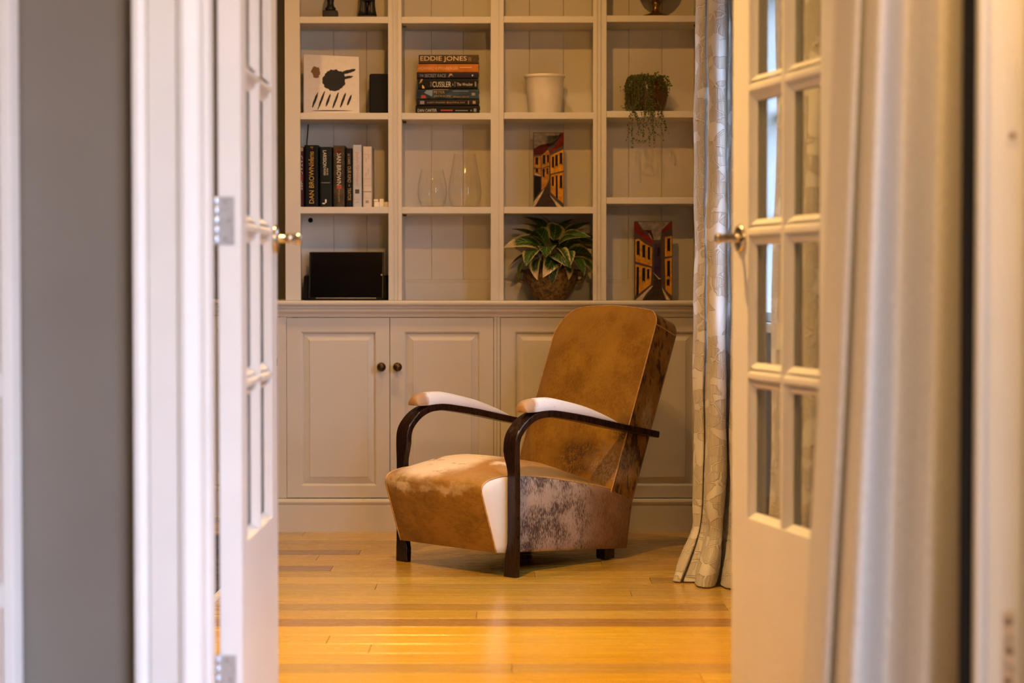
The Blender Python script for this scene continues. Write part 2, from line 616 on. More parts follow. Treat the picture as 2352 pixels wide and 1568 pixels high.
def glazed_door(label, loc, rz, flip):
    """local x from hinge to free edge, local y=0 the room face the camera sees, body on +y side (flip: -y)"""
    s = -1 if flip else 1
    t = thing('glazed_door', loc, label, 'door', rz)
    Y = lambda a: s * a

    def bx(m, x0, x1, y0, y1, z0, z1):
        y0, y1 = sorted((Y(y0), Y(y1)))
        return m.box(x0, x1, y0, y1, z0, z1)
    bx(MB(), 0, GL0, 0, DT, DZ0, DZ1).build('hinge_stile', DOORP, t, local=True, bevel=.0015)
    bx(MB(), GL1, DW, 0, DT, DZ0, DZ1).build('lock_stile', DOORP, t, local=True, bevel=.0015)
    bx(MB(), GL0, GL1, 0, DT, DZ0, ROWS[0]).build('bottom_rail', DOORP, t, local=True, bevel=.001)
    bx(MB(), GL0, GL1, 0, DT, ROWS[-1], DZ1).build('top_rail', DOORP, t, local=True, bevel=.001)
    xm = (GL0 + GL1) / 2
    # glazing bars with moulded section
    def bar_profile(c, h):
        return [(c - h, .012), (c - h * .45, .003), (c - h * .3, 0), (c + h * .3, 0), (c + h * .45, .003), (c + h, .012),
                (c + h, DT - .012), (c + h * .4, DT - .002), (c - h * .4, DT - .002), (c - h, DT - .012)]
    for z in ROWS[1:-1]:
        MB().prism(bar_profile(z, .0155), lambda p, q, d: (d, Y(q), p), GL0, GL1).build('glazing_bar', DOORP, t, local=True)
    MB().prism(bar_profile(xm, .0145), lambda p, q, d: (p, Y(q), d), ROWS[0], ROWS[-1]).build('glazing_bar', DOORP, t, local=True)
    # beads round each pane + the panes
    for i in range(len(ROWS) - 1):
        for (xa, xb) in ((GL0, xm), (xm, GL1)):
            za, zb = ROWS[i], ROWS[i + 1]
            xa2 = xa + (.0145 if xa == xm else 0)
            xb2 = xb - (.0145 if xb == xm else 0)
            za2 = za + (.0155 if i else 0)
            zb2 = zb - (.0155 if i < len(ROWS) - 2 else 0)
            m = MB()
            w = .012
            for face in (0.004, DT - .004):
                inner = .017 if face < .02 else DT - .017
                o = [(xa2, za2), (xb2, za2), (xb2, zb2), (xa2, zb2)]
                q = [(xa2 + w, za2 + w), (xb2 - w, za2 + w), (xb2 - w, zb2 - w), (xa2 + w, zb2 - w)]
                vs = [(x, Y(face), z) for x, z in o] + [(x, Y(inner), z) for x, z in q]
                m.add(vs, [(j, (j + 1) % 4, 4 + (j + 1) % 4, 4 + j) for j in range(4)])
            m.build('glazing_bead', DOORP, t, local=True)
            bx(MB(), xa2 + .004, xb2 - .004, .020, .024, za2 + .004, zb2 - .004).build('pane', PANE, t, local=True)
    # lever handle on the visible face
    hz, hx = 1.032, DW - .058
    h = bpy.data.objects.new('door_handle', None)
    COL.objects.link(h)
    h.parent = t
    PM[h.name] = PM[t.name].copy()
    for side in (-1, 1):
        yb = 0 if side == -1 else DT
        Mx = Matrix.Translation((hx, Y(yb), hz)) @ Matrix.Rotation(R(90) * (1 if side * s == -1 else -1), 4, 'X')
        MB().lathe([(.001, 0), (.030, 0), (.031, .003), (.029, .008), (.020, .010), (.001, .010)], seg=28, cap=False).xform(Mx).build('rosette', NICKEL, h, local=True, smooth=True)
        MB().lathe([(.011, .008), (.0085, .014), (.0085, .040), (.011, .046), (.012, .056), (.010, .060), (.002, .061)], seg=20).xform(Mx).build('spindle', NICKEL, h, local=True, smooth=True)
        yy = Y(yb + side * .050)
        pts = [(hx + .010, yy, hz), (hx - .02, yy, hz + .001), (hx - .06, yy, hz + .002), (hx - .10, Y(yb + side * .046), hz), (hx - .112, Y(yb + side * .044), hz - .001)]
        MB().tube(catmull(pts, 4), [.0075] * 4 + [.008] * 8 + [.010] * 5, 12).build('lever', NICKEL, h, local=True, smooth=True)
    # butt hinges
    for zc in (.165, 1.0545, 1.90):
        g = bpy.data.objects.new('hinge', None)
        COL.objects.link(g)
        g.parent = t
        PM[g.name] = PM[t.name].copy()
        bx(MB(), -.0022, 0, .026 - .014, .044 - .001, zc - .0465, zc + .0465).build('hinge_leaf', HINGE, g, local=True, bevel=.0006, seg=1)
        m = MB()
        for j in range(5):
            z0 = zc - .0465 + j * .0186
            m.lathe([(.0052, z0 + .0006), (.0056, z0 + .0012), (.0056, z0 + .0174), (.0052, z0 + .018)], (-.001, Y(DT + .0035), 0), 14)
        m.build('knuckle', plain('hinge_knuckle', (.62, .66, .72), .3, metal=.9), g, local=True, auto=True)
        m = MB()
        for zz, yy in ((zc - .036, .030), (zc, .023), (zc + .036, .030)):
            m.lathe([(.0001, -.001), (.0036, -.001), (.0030, .0006), (.0008, .0002)], (0, 0, 0), 12)
            k = 12 * 4
            for q in range(len(m.v) - k, len(m.v)):
                p = m.v[q]
                m.v[q] = (-.0022 - p[2], Y(yy) + p[0], zz + p[1])
        m.build('screw', plain('screw_steel', (.34, .34, .34), .4, metal=.9), g, local=True)
    return t


glazed_door('white glazed door on the left, edge and steel hinges showing', (-.524, 3.815, 0), R(90), False)
glazed_door('white glazed door on the right, open beside the linen curtain', (.6243, 3.80, 0), math.atan2(.973, -.230), True)

# ------------------------------------------------------------------ built-in base cabinets
YF = 7.43


def rect_loft(m, rects):
    """concentric rectangles (x0,x1,z0,z1,y) joined by quads, last one filled"""
    vs = []
    for x0, x1, z0, z1, y in rects:
        vs += [(x0, y, z0), (x1, y, z0), (x1, y, z1), (x0, y, z1)]
    fs = []
    for k in range(len(rects) - 1):
        for j in range(4):
            fs.append((4 * k + j, 4 * k + (j + 1) % 4, 4 * k + 4 + (j + 1) % 4, 4 * k + 4 + j))
    n = 4 * (len(rects) - 1)
    fs.append((n, n + 1, n + 2, n + 3))
    m.add(vs, fs)
    return m


def panel_door(parent, x0, x1, z0, z1, y, knobx=None, inset=None):
    ix0, ix1, iz0, iz1 = inset or (x0 + .058, x1 - .055, z0 + .05, z1 - .057)
    m = MB()
    rect_loft(m, [(x0, x1, z0, z1, y + .02), (x0, x1, z0, z1, y), (ix0 - .005, ix1 + .005, iz0 - .005, iz1 + .005, y),
                  (ix0, ix1, iz0, iz1, y + .003), (ix0 + .003, ix1 - .003, iz0 + .003, iz1 - .003, y + .011), (ix0 + .006, ix1 - .006, iz0 + .006, iz1 - .006, y + .012)])
    d = m.build('door', CABP, parent)
    m = MB()
    b = .027
    rect_loft(m, [(ix0 + .004, ix1 - .004, iz0 + .004, iz1 - .004, y + .0115), (ix0 + .006, ix1 - .006, iz0 + .006, iz1 - .006, y + .010),
                  (ix0 + b, ix1 - b, iz0 + b, iz1 - b, y + .0035), (ix0 + b + .0015, ix1 - b - .0015, iz0 + b + .0015, iz1 - b - .0015, y + .001)])
    m.build('panel', CABP, d)
    if knobx is not None:
        M = Matrix.Translation((knobx, y, .6232)) @ Matrix.Rotation(R(90), 4, 'X')
        MB().lathe([(.0001, 0), (.0085, 0), (.0090, .002), (.0060, .004), (.0048, .010), (.0060, .014), (.0125, .017), (.0166, .023), (.0170, .028),
                    (.0150, .034), (.0095, .038), (.0040, .0395), (.0001, .0398)], seg=28, cap=False).xform(M).build('knob', BRASS, d, smooth=True)
    return d


def base_cabinet(label, xs, x0, x1, yf, yb, knobs):
    """xs: list of (door x0, x1)"""
    t = thing('base_cabinet', ((x0 + x1) / 2, (yf + yb) / 2, 0), label, 'cabinet', group='built-in base cabinets')
    m = MB()
    m.box(x0, x1, yf + .026, yb, 0.02, .80)
    m.build('body', BLACKM, t)
    m = MB()
    edges = [x0] + [v for d in (xs,) for a in d for v in a] + [x1]
    m.box(x0, xs[0][0] - .0015, yf, yf + .026, .1265, .815)
    m.box(xs[-1][1] + .0015, x1, yf, yf + .026, .1265, .815)
    m.box(x0, x1, yf, yf + .026, .8098, .826)
    m.build('face_frame', CABP, t, bevel=.001, seg=1)
    for (a, b), k in zip(xs, knobs):
        panel_door(t, a, b, .1285, .8078, yf + .0006, k)
    m = MB()
    m.prism([(yf + .03, 0), (yf - .012, 0), (yf - .012, .097), (yf - .009, .1005), (yf - .009, .104), (yf - .014, .108), (yf - .015, .114), (yf - .011, .1215), (yf - .003, .125), (yf + .03, .125)],
            lambda p, q, d: (d, p, q), x0, x1)
    m.build('plinth', CABP, t)
    return t


base_cabinet('white double-door base cabinet with two aged brass knobs, left of the armchair', [(-.8490, -.4618), (-.4594, -.0700)], -.885, -.0570, YF, 7.66, (-.4908, -.4301))
base_cabinet('white double-door base cabinet half hidden behind the armchair', [(-.0430, .3468), (.3492, .7380)], -.0564, .785, YF, 7.66, (.318, .379))
base_cabinet('shallower white cabinet set back, glimpsed between left door and its frame', [(-1.24, -.91), (-1.62, -1.2424), (-2.0, -1.6224)][::-1], -2.05, -.887, 7.92, 8.195, (-1.70, -1.32, -.95))


def worktop(label, x0, x1, yf, yb):
    m = MB()
    m.prism([(yb, .8726), (yf - .026, .8726), (yf - .031, .8706), (yf - .034, .8660), (yf - .034, .8600), (yf - .031, .8550), (yf - .026, .8530), (yf - .021, .8525),
             (yf - .021, .8480), (yf - .019, .8440), (yf - .014, .8400), (yf - .013, .8360), (yf - .013, .8320), (yf - .009, .8270), (yf - .004, .8220), (yf - .002, .8160), (yf - .0012, .8120),
             (yf + .004, .8120), (yf + .004, .8268), (yb, .8268)], lambda p, q, d: (d, p, q), x0, x1)
    return tag(m.build('worktop', CABP), label, 'worktop')


worktop('long white painted worktop with moulded edge under the bookshelves', -.890, .795, YF, 7.68)
worktop('short white worktop set back beside left door edge', -2.06, -.8905, 7.92, 8.198)

# ------------------------------------------------------------------ open bookcase above
bc = thing('bookcase', (-.03, 7.55, .8728), 'tall white built-in bookcase with four open bays above the worktop', 'bookcase')
ZB, ZT = .8730, 2.60
YBK = 7.655
stiles = [(-.8532, -.7959, 0), (-.4651, -.4143, 1), (-.0802, -.0311, 2), (.3046, .3554, 1), (.6894, .7400, 2)]
for x0, x1, k in stiles:
    m = MB()
    if k == 0:
        m.box(x0, x1, YF, YF + .022, ZB, ZT)
    elif k == 1:      # two stiles meeting, with flutes
        w = x1 - x0
        pr = [(0, .022), (0, 0), (.30, 0), (.34, .004), (.40, .004), (.44, 0), (.56, 0), (.60, .005), (.68, .005), (.72, .001), (1, .001), (1, .022)]
        m.prism([(x0 + w * a, YF + b) for a, b in pr], lambda p, q, d: (p, q, d), ZB, ZT)
    else:
        w = x1 - x0
        pr = [(0, .022), (0, 0), (.60, 0), (.63, .0015), (.67, .0015), (.70, 0), (1, 0), (1, .022)]
        m.prism([(x0 + w * a, YF + b) for a, b in pr], lambda p, q, d: (p, q, d), ZB, ZT)
    m.build('stile', CABP, bc, bevel=.0012, seg=1)
for x0, x1 in ((-.853, -.815), (-.462, -.4146), (-.077, -.0314), (.3075, .3551), (.703, .740)):
    MB().box(x0, x1, YF + .0225, YBK, ZB, ZT).build('upright', CABP, bc)
bays = [(-.815, -.462), (-.4146, -.077), (-.0314, .3075), (.3551, .703)]
shelfz = [(1.9373, 1.5774, 1.2247), (1.9370, 1.5770, 1.2243), (1.939, 1.579, 1.2247), (1.942, 1.5845, 1.2606)]
for (x0, x1), zz in zip(bays, shelfz):
    for z in zz + (zz[0] + .36,):
        MB().box(x0 + .0005, x1 - .0005, YF + .002, YBK - .0005, z - .0245, z).build('shelf', CABP, bc, bevel=.0015)
bb = [-.853, -.6906, -.5626, -.437, -.3116, -.1886, -.058, .0674, .1987, .326, .4514, .5794, .740]
for a, b in zip(bb[:-1], bb[1:]):
    MB().box(a + .0003, b - .0003, YBK, YBK + .012, ZB, ZT).build('back_board', CABP, bc, bevel=.0016, seg=1)
MB().box(-.853, .740, YBK + .0125, YBK + .018, ZB, ZT).build('back_lining', CABP, bc)
for (x0, x1) in bays:
    MB().prism([(YBK, ZB), (YBK - .010, ZB), (YBK - .010, .940), (YBK - .006, .946), (YBK - .006, .950), (YBK - .002, .954), (YBK, .954)], lambda p, q, d: (d, p, q), x0 + .001, x1 - .001).build('skirting', CABP, bc)
MB().box(-.87, .757, YF - .02, YBK + .018, ZT, ZT + .06).build('cornice', CABP, bc, bevel=.01)
# cable hole and shelf pins
M = Matrix.Translation((-.781, YBK - .0005, 1.182)) @ Matrix.Rotation(R(90), 4, 'X')
MB().lathe([(.0001, 0), (.0095, 0), (.0095, .0006), (.0001, .0006)], seg=20, cap=False).xform(M).build('cable_hole', BLACKM, bc)
for (x, sgn) in ((-.4146, 1), (.703, -1)):
    for zz in (shelfz[1] if sgn > 0 else shelfz[3]):
        MB().box(*sorted((x, x + sgn * .014)), 7.50, 7.508, zz - .0325, zz - .0250).build('shelf_pin', BRASS, bc)

# ------------------------------------------------------------------ armchair (local frame: x = depth front to back, y = across, z up)
CH = thing('armchair', (-.0125, 6.266, 0), 'low vintage armchair in brown and white cowhide with bentwood arms', 'armchair', R(45.3))


def hide_base(n, p, c1, c2, fur=(1, 1, 1), fscale=90):
    """mottled short hair: colour between c1 and c2 plus fine directional fibres; returns colour, fibre field"""
    big = n.noise(p, 7, 5, .62)
    mp = n.new('ShaderNodeMapping')
    n.put(mp.inputs[0], p)
    mp.inputs['Scale'].default_value = fur
    fib = n.noise(mp.outputs[0], fscale, 3, .7, .8)
    f = n.math('ADD', n.math('MULTIPLY', big, .62), n.math('MULTIPLY', fib, .38))
    return n.mix(n.ramp(f, .36, .64), c1, c2), fib


def hide_finish(n, col, fib, rough=.62):
    n.set(color=col, rough=rough, spec=.25, sheen=.10, sheenr=.4, normal=n.bump(fib, .0016, .45))
    return n.m


def warp(n, p, k=.06, sc=9):
    w = n.noise(p, sc, 4, .6, out=1)
    o = n.new('ShaderNodeVectorMath', operation='SUBTRACT')
    n.put(o.inputs[0], w)
    o.inputs[1].default_value = (.5, .5, .5)
    return n.vadd(p, o.outputs[0], k)


def m_hide_seat():
    n = N('hide_seat')
    p = n.coord()
    col, fib = hide_base(n, p, (.240, .125, .018), (.41, .225, .045), (1.0, .35, .8), 110)
    q = warp(n, n.vadd(p, n.noise(n.coord(scale=(1, .35, 1)), 70, 2, .6, out=1), .02), .10, 11)
    tan = n.blob(q, (.18, .25, .34), (.30, .26, .09), .3)
    col = n.mix(n.math('MULTIPLY', tan, .75), col, (.47, .25, .085))
    white = n.blob(q, (.060, .320, .350), (.170, .155, .090), .25)
    white = n.math('MULTIPLY', white, n.ramp(n.noise(n.coord(scale=(1.0, .45, 1)), 26, 4, .65), .30, .46))
    white = n.math('MAXIMUM', white, n.blob(q, (-.075, .385, .298), (.028, .085, .030), .5))
    white = n.math('MAXIMUM', white, n.math('MULTIPLY', n.blob(q, (-.085, .22, .290), (.03, .12, .016), .6), .7))
    white = n.math('MAXIMUM', white, n.math('MULTIPLY', n.blob(q, (.10, .12, .345), (.055, .016, .06), .5), .8))
    col = n.mix(n.math('MULTIPLY', white, .95), col, (.86, .72, .54))
    dark = n.blob(q, (.035, .37, .355), (.014, .006, .06), .5)
    col = n.mix(dark, col, (.12, .05, .02))
    return hide_finish(n, col, fib)


def m_hide_side():
    n = N('hide_side')
    p = n.coord()
    mp = n.new('ShaderNodeMapping')
    n.put(mp.inputs[0], p)
    mp.inputs['Rotation'].default_value = (0, R(-38), 0)
    mp.inputs['Scale'].default_value = (1.0, 1.0, .36)
    fib = n.noise(mp.outputs[0], 190, 4, .7, .5)
    blot = n.noise(p, 11, 4, .6)
    f = n.math('ADD', n.math('MULTIPLY', fib, .50), n.math('MULTIPLY', blot, .50))
    col = n.mix(n.ramp(f, .40, .57), (.075, .046, .038), (.47, .365, .295))
    q = warp(n, p, .14, 8)
    x, y, z = n.xyz(q)
    brown = n.ramp(x, .30, .50)
    b2, _ = hide_base(n, p, (.17, .085, .032), (.27, .14, .058), (1, 1, .4), 120)
    col = n.mix(n.math('MULTIPLY', brown, .85), col, b2)
    x2, _, z2 = n.xyz(warp(n, p, .03, 25))
    wmask = n.ramp(x2, .008, .022, 1, 0)
    col = n.mix(wmask, col, (.84, .80, .76))
    return hide_finish(n, col, fib)


def m_hide_back():
    n = N('hide_back')
    p = n.coord()
    col, fib = hide_base(n, p, (.205, .092, .004), (.36, .185, .016), (.8, 1, .8), 120)
    big = n.noise(p, 4.5, 3)
    col = n.mix(n.ramp(big, .45, .7, 0, .5), col, (.42, .225, .035))
    q = warp(n, n.vadd(p, n.noise(p, 60, 2, .6, out=1), .02), .12, 10)
    dk = n.blob(q, (.53, .17, .345), (.14, .13, .065), .45)
    dk = n.math('MAXIMUM', dk, n.blob(q, (.60, .03, .44), (.09, .05, .06), .6))
    dk = n.math('MULTIPLY', dk, n.ramp(fib, .36, .56))
    col = n.mix(n.math('MULTIPLY', dk, .85), col, (.045, .022, .010))
    wt = n.blob(q, (.54, .075, .325), (.10, .055, .055), .55)
    wt = n.math('MULTIPLY', wt, n.ramp(fib, .40, .58))
    col = n.mix(n.math('MULTIPLY', wt, .75), col, (.42, .28, .17))
    return hide_finish(n, col, fib)


def m_hide_band():
    n = N('hide_back_side')
    p = n.coord()
    col, fib = hide_base(n, p, (.15, .068, .012), (.30, .150, .038), (1, 1, .4), 120)
    mp = n.new('ShaderNodeMapping')
    n.put(mp.inputs[0], p)
    mp.inputs['Rotation'].default_value = (0, R(20), 0)
    mp.inputs['Scale'].default_value = (1.0, 1.0, .33)
    sp = n.noise(mp.outputs[0], 42, 3, .6)
    x, y, z = n.xyz(p)
    sp = n.math('ADD', sp, n.ramp(z, .36, .62, .10, 0))
    col = n.mix(n.ramp(sp, .55, .63, 0, .9), col, (.035, .018, .010))
    q = warp(n, p, .1, 12)
    wt = n.blob(q, (.70, .01, .47), (.03, .05, .07), .5)
    wt = n.math('MAXIMUM', wt, n.math('MULTIPLY', n.blob(q, (.58, .01, .31), (.07, .05, .05), .5), .7))
    col = n.mix(n.math('MULTIPLY', wt, n.ramp(fib, .35, .6, .3, .9)), col, (.44, .32, .21))
    return hide_finish(n, col, fib)


def m_hide_pad():
    n = N('hide_arm_pad')
    p = n.coord()
    fib = n.noise(n.coord(scale=(.3, 1, 1)), 140, 3)
    q = warp(n, p, .05, 22)
    x, y, z = n.xyz(q)
    fr = n.ramp(x, .085, .105, 1, 0)
    sp = n.ramp(n.noise(p, 30, 3, .6), .60, .68)
    sp = n.math('MULTIPLY', sp, n.ramp(x, .14, .26, 1, 0))
    m = n.math('MAXIMUM', fr, n.math('MULTIPLY', sp, .75))
    col = n.mix(n.noise(p, 18, 3), (.80, .74, .70), (.88, .84, .82))
    col = n.mix(n.math('MULTIPLY', m, .9), col, (.42, .22, .075))
    return hide_finish(n, col, fib, .5)


def m_darkwood():
    n = N('dark_wood')
    p = n.coord(scale=(1, 1, 1))
    mp = n.new('ShaderNodeMapping')
    n.put(mp.inputs[0], p)
    mp.inputs['Scale'].default_value = (14, 60, 3)
    g = n.noise(mp.outputs[0], 5, 4, .6, .4)
    col = n.mix(n.ramp(g, .3, .7), (.009, .003, .0015), (.026, .008, .004))
    wear = n.ramp(n.noise(p, 35, 4, .7), .66, .74, 0, .25)
    col = n.mix(wear, col, (.16, .07, .035))
    n.set(color=col, rough=n.ramp(g, .2, .8, .22, .34), spec=.35, coat=.15, coatr=.15, normal=n.bump(g, .0004, .3))
    return n.m


H_SEAT, H_SIDE, H_BACK, H_BAND, H_PAD, DARKW = m_hide_seat(), m_hide_side(), m_hide_back(), m_hide_band(), m_hide_pad(), m_darkwood()
PIPE = plain('hide_piping', (.50, .30, .12), .6, var=.2, scale=60)
SA0, SA1 = .024, .476
cover = [(-.030, .078), (-.050, .135), (-.070, .195), (-.090, .255), (-.0965, .278), (-.092, .296), (-.074, .308), (-.045, .3155), (.0, .320), (.065, .318), (.188, .304), (.324, .281), (.430, .260), (.511, .243), (.600, .215)]
cov = catmull([(b, c, 0) for b, c in cover], 3)


def cover_pt(u, v):
    """u across 0..1, v along the cover path"""
    i = v * (len(cov) - 1)
    k = min(int(i), len(cov) - 2)
    p = cov[k].lerp(cov[k + 1], i - k)
    t = 2 * u - 1
    cr = 1 - abs(t) ** 2.6
    b, c = p.x, p.y
    up = .0
    if c > .27 or b > -.06:
        up = min(1, max(0, (b + .095) / .20))
        up = up * up * (3 - 2 * up)
    if b < -.02 and c < .27:
        up = 0
    fade = 1 - max(0, (b - .33) / .30) * .75
    fwd = .016 * cr * min(1, max(0, (c - .07) / .12)) * (1 - up)
    lift = .010 * cr * (1 if c > .285 else max(0, (c - .24) / .045)) * (1 - up)
    return (b - fwd, SA0 + (SA1 - SA0) * u, c + up * .056 * cr * fade + lift)


m = MB().grid(cover_pt, 25, len(cov))
m.build('seat', H_SEAT, CH, local=True, smooth=True)
# side panels
side = [(p.x, p.y) for p in cov if p.x < .61] + [(.627, .199), (.598, .034), (.30, .055)]
for a, s in ((SA0, -1), (SA1, 1)):
    m = MB()
    cx, cz = .26, .17
    rings = []
    for f, bulge in ((1, 0), (.985, .004), (.90, .009), (.6, .013), (.25, .014)):
        rings.append([(cx + (b - cx) * f, a + s * bulge, cz + (c - cz) * f) for b, c in side])
    k = len(side)
    for r in rings:
        m.add(r, [])
    for j in range(len(rings) - 1):
        for i in range(k):
            m.f.append((j * k + i, j * k + (i + 1) % k, (j + 1) * k + (i + 1) % k, (j + 1) * k + i))
            m.mi.append(0)
    m.f.append(tuple((len(rings) - 1) * k + i for i in range(k)))
    m.mi.append(0)
    m.build('side_panel', H_SIDE, CH, local=True, smooth=True)
    MB().tube([(b, a + s * .001, c + .0005) for b, c in [(p.x, p.y) for p in cov]], .0028, 8).build('seat_piping', PIPE, CH, local=True, smooth=True)
m = MB()
m.add([(-.030, SA0, .078), (-.030, SA1, .078), (.30, SA1, .055), (.30, SA0, .055), (.598, SA0, .034), (.598, SA1, .034), (.627, SA0, .199), (.627, SA1, .199)],
      [(0, 1, 2, 3), (3, 2, 5, 4), (4, 5, 7, 6)])
m.build('underside', plain('black_hessian', (.02, .014, .01), .95), CH, local=True)

# reclined back
bdir = Vector((.759 - .516, 0, .834 - .243)).normalized()
bnor = Vector((-bdir.z, 0, bdir.x))          # towards the front
BA0, BA1, BS, BTH = .018, .488, .642, .112
BRR, BRL = .045, .105        # corner radii, right and left as worn
B0 = Vector((.516, 0, .243))


def back_outline(v):
    s = -.035 + (BS + .035) * v
    ins = [r - sqrt(max(0, r * r - (s - (BS - r)) ** 2)) if s > BS - r else 0 for r in (BRR, BRL)]
    return s, ins


def back_pt(u, v, depth, bulge):
    v = 1 - (1 - v) ** 1.7
    s, ins = back_outline(v)
    a = BA0 + ins[0] + (BA1 - BA0 - ins[0] - ins[1]) * u
    t = (a - BA0) / (BA1 - BA0) * 2 - 1
    s2 = s + .022 * (1 - t * t) * max(0, v) ** 6
    d = depth
    if bulge:
        edge = (1 - abs(2 * u - 1) ** 5) * (1 - max(0, (s - .50) / (BS - .50)) ** 4)
        d = depth + bulge * edge * (.55 + .45 * sin(pi * min(1, max(0, s / BS))))
    p = B0 + bdir * s2 + bnor * d
    return (p.x, a, p.z)


MB().grid(lambda u, v: back_pt(u, v, 0, .034), 27, 34).build('backrest', H_BACK, CH, local=True, smooth=True)
MB().grid(lambda u, v: back_pt(u, v, -BTH, -.006), 15, 34).build('back_panel', H_BACK, CH, local=True, smooth=True)
edge = [(0, i / 33) for i in range(34)] + [(i / 20, 1) for i in range(1, 20)] + [(1, 1 - i / 33) for i in range(34)]
m = MB()
nb = 5
m.grid(lambda i, j: tuple(Vector(back_pt(*edge[round(i * (len(edge) - 1))], -BTH * j, 0)) + Vector((0, 0, 0))), len(edge), nb)
m.build('back_boxing', H_BAND, CH, local=True, smooth=True)
for d in (0, -BTH):
    MB().tube([tuple(Vector(back_pt(u, v, d, 0))) for u, v in edge], .0024, 8).build('back_piping', PIPE if d == 0 else plain('dark_piping', (.13, .06, .02), .6), CH, local=True, smooth=True)
# corner seams on the boxing
for u in (0, 1):
    vv = 1 - (1 - .93) ** (1 / 1.7)
    MB().tube([back_pt(u, .80, -BTH * k / 8, 0) for k in range(9)], .0022, 6).build('corner_seam', PIPE, CH, local=True, smooth=True)

# bentwood arms
outer = catmull([(-.002, 0, 0), (0, .09, 0), (.001, .20, 0), (.001, .33, 0), (-.001, .40, 0), (.003, .44, 0), (.020, .470, 0), (.056, .501, 0), (.100, .520, 0), (.146, .526, 0), (.199, .523, 0), (.326, .503, 0), (.466, .475, 0), (.590, .452, 0), (.706, .430, 0)], 5)
TH = .0225


def arm(a_out, a_in):
    s = 1 if a_in > a_out else -1
    n = len(outer)
    vs, fs = [], []
    for i, p in enumerate(outer):
        t = (outer[min(i + 1, n - 1)] - outer[max(i - 1, 0)]).normalized()
        nr = Vector((t.y, -t.x, 0))
        c = p.y if p.x < .03 else 1
        nar = 0
        if c < .40:
            f = min(1, max(0, (.405 - c) / .075))
            nar = .017 * f * f * (3 - 2 * f)
            f2 = min(1, max(0, (.115 - c) / .075))
            nar *= (1 - .85 * f2 * f2 * (3 - 2 * f2))
        ai = a_in - s * nar
        q = p + nr * TH
        vs += [(p.x, a_out, p.y), (p.x, ai, p.y), (q.x, ai, q.y), (q.x, a_out, q.y)]
    for i in range(n - 1):
        for j in range(4):
            fs.append((4 * i + j, 4 * i + (j + 1) % 4, 4 * i + 4 + (j + 1) % 4, 4 * i + 4 + j))
    fs += [(0, 1, 2, 3), tuple(4 * (n - 1) + j for j in range(4))]
    o = MB().add(vs, fs).build('arm', DARKW, CH, local=True, bevel=.003, seg=2, auto=True)
    for c in (.128, .190):
        yy = (a_out - s * .0006, a_out + s * .004)
        MB().box(.009, .0155, min(yy), max(yy), c - .0045, c + .0045).build('peg', BLACKM, o, local=True)
    # padded armrest
    top = catmull([(.049, .533, 0), (.052, .548, 0), (.064, .560, 0), (.090, .566, 0), (.146, .568, 0), (.200, .563, 0), (.326, .536, 0), (.420, .506, 0), (.480, .482, 0), (.503, .469, 0)], 5)
    bot = catmull([(.050, .526, 0), (.062, .524, 0), (.080, .524, 0), (.100, .5245, 0), (.146, .527, 0), (.200, .524, 0), (.326, .504, 0), (.420, .485, 0), (.480, .473, 0), (.504, .468, 0)], 5)
    ac = (a_out + a_in) / 2
    nn = len(top)

    def pad(u, v):
        i = round(v * (nn - 1))
        tp, bp = top[i], bot[i]
        w = .0265 * min(1, (i / 7) ** .5 + .35) * (1 if i < nn - 12 else .55 + .45 * ((nn - 1 - i) / 12) ** .6)
        a = 2 * pi * u
        ca, sa = cos(a), sin(a)
        yy = math.copysign(abs(ca) ** .75, ca) * w
        h = tp.y - bp.y
        zz = (math.copysign(abs(sa) ** .8, sa) if sa > 0 else sa * .12) * h
        return (bp.x + (tp.x - bp.x) * max(0, sa), ac + yy, bp.y + max(zz, -.001))
    m = MB().grid(pad, 20, nn, closeu=True)
    m.f += [tuple(range(20)), tuple(20 * (nn - 1) + i for i in range(20))]
    m.mi += [0, 0]
    m.build('arm_pad', H_PAD, CH, local=True, smooth=True)


arm(-.033, .0225)
arm(.533, .4775)
for a in (.034, .424):
    m = MB().box(.500, .548, a, a + .042, .004, .052)
    m.box(.512, .536, a + .010, a + .032, 0, .005)
    m.build('rear_leg', DARKW, CH, local=True, bevel=.002)

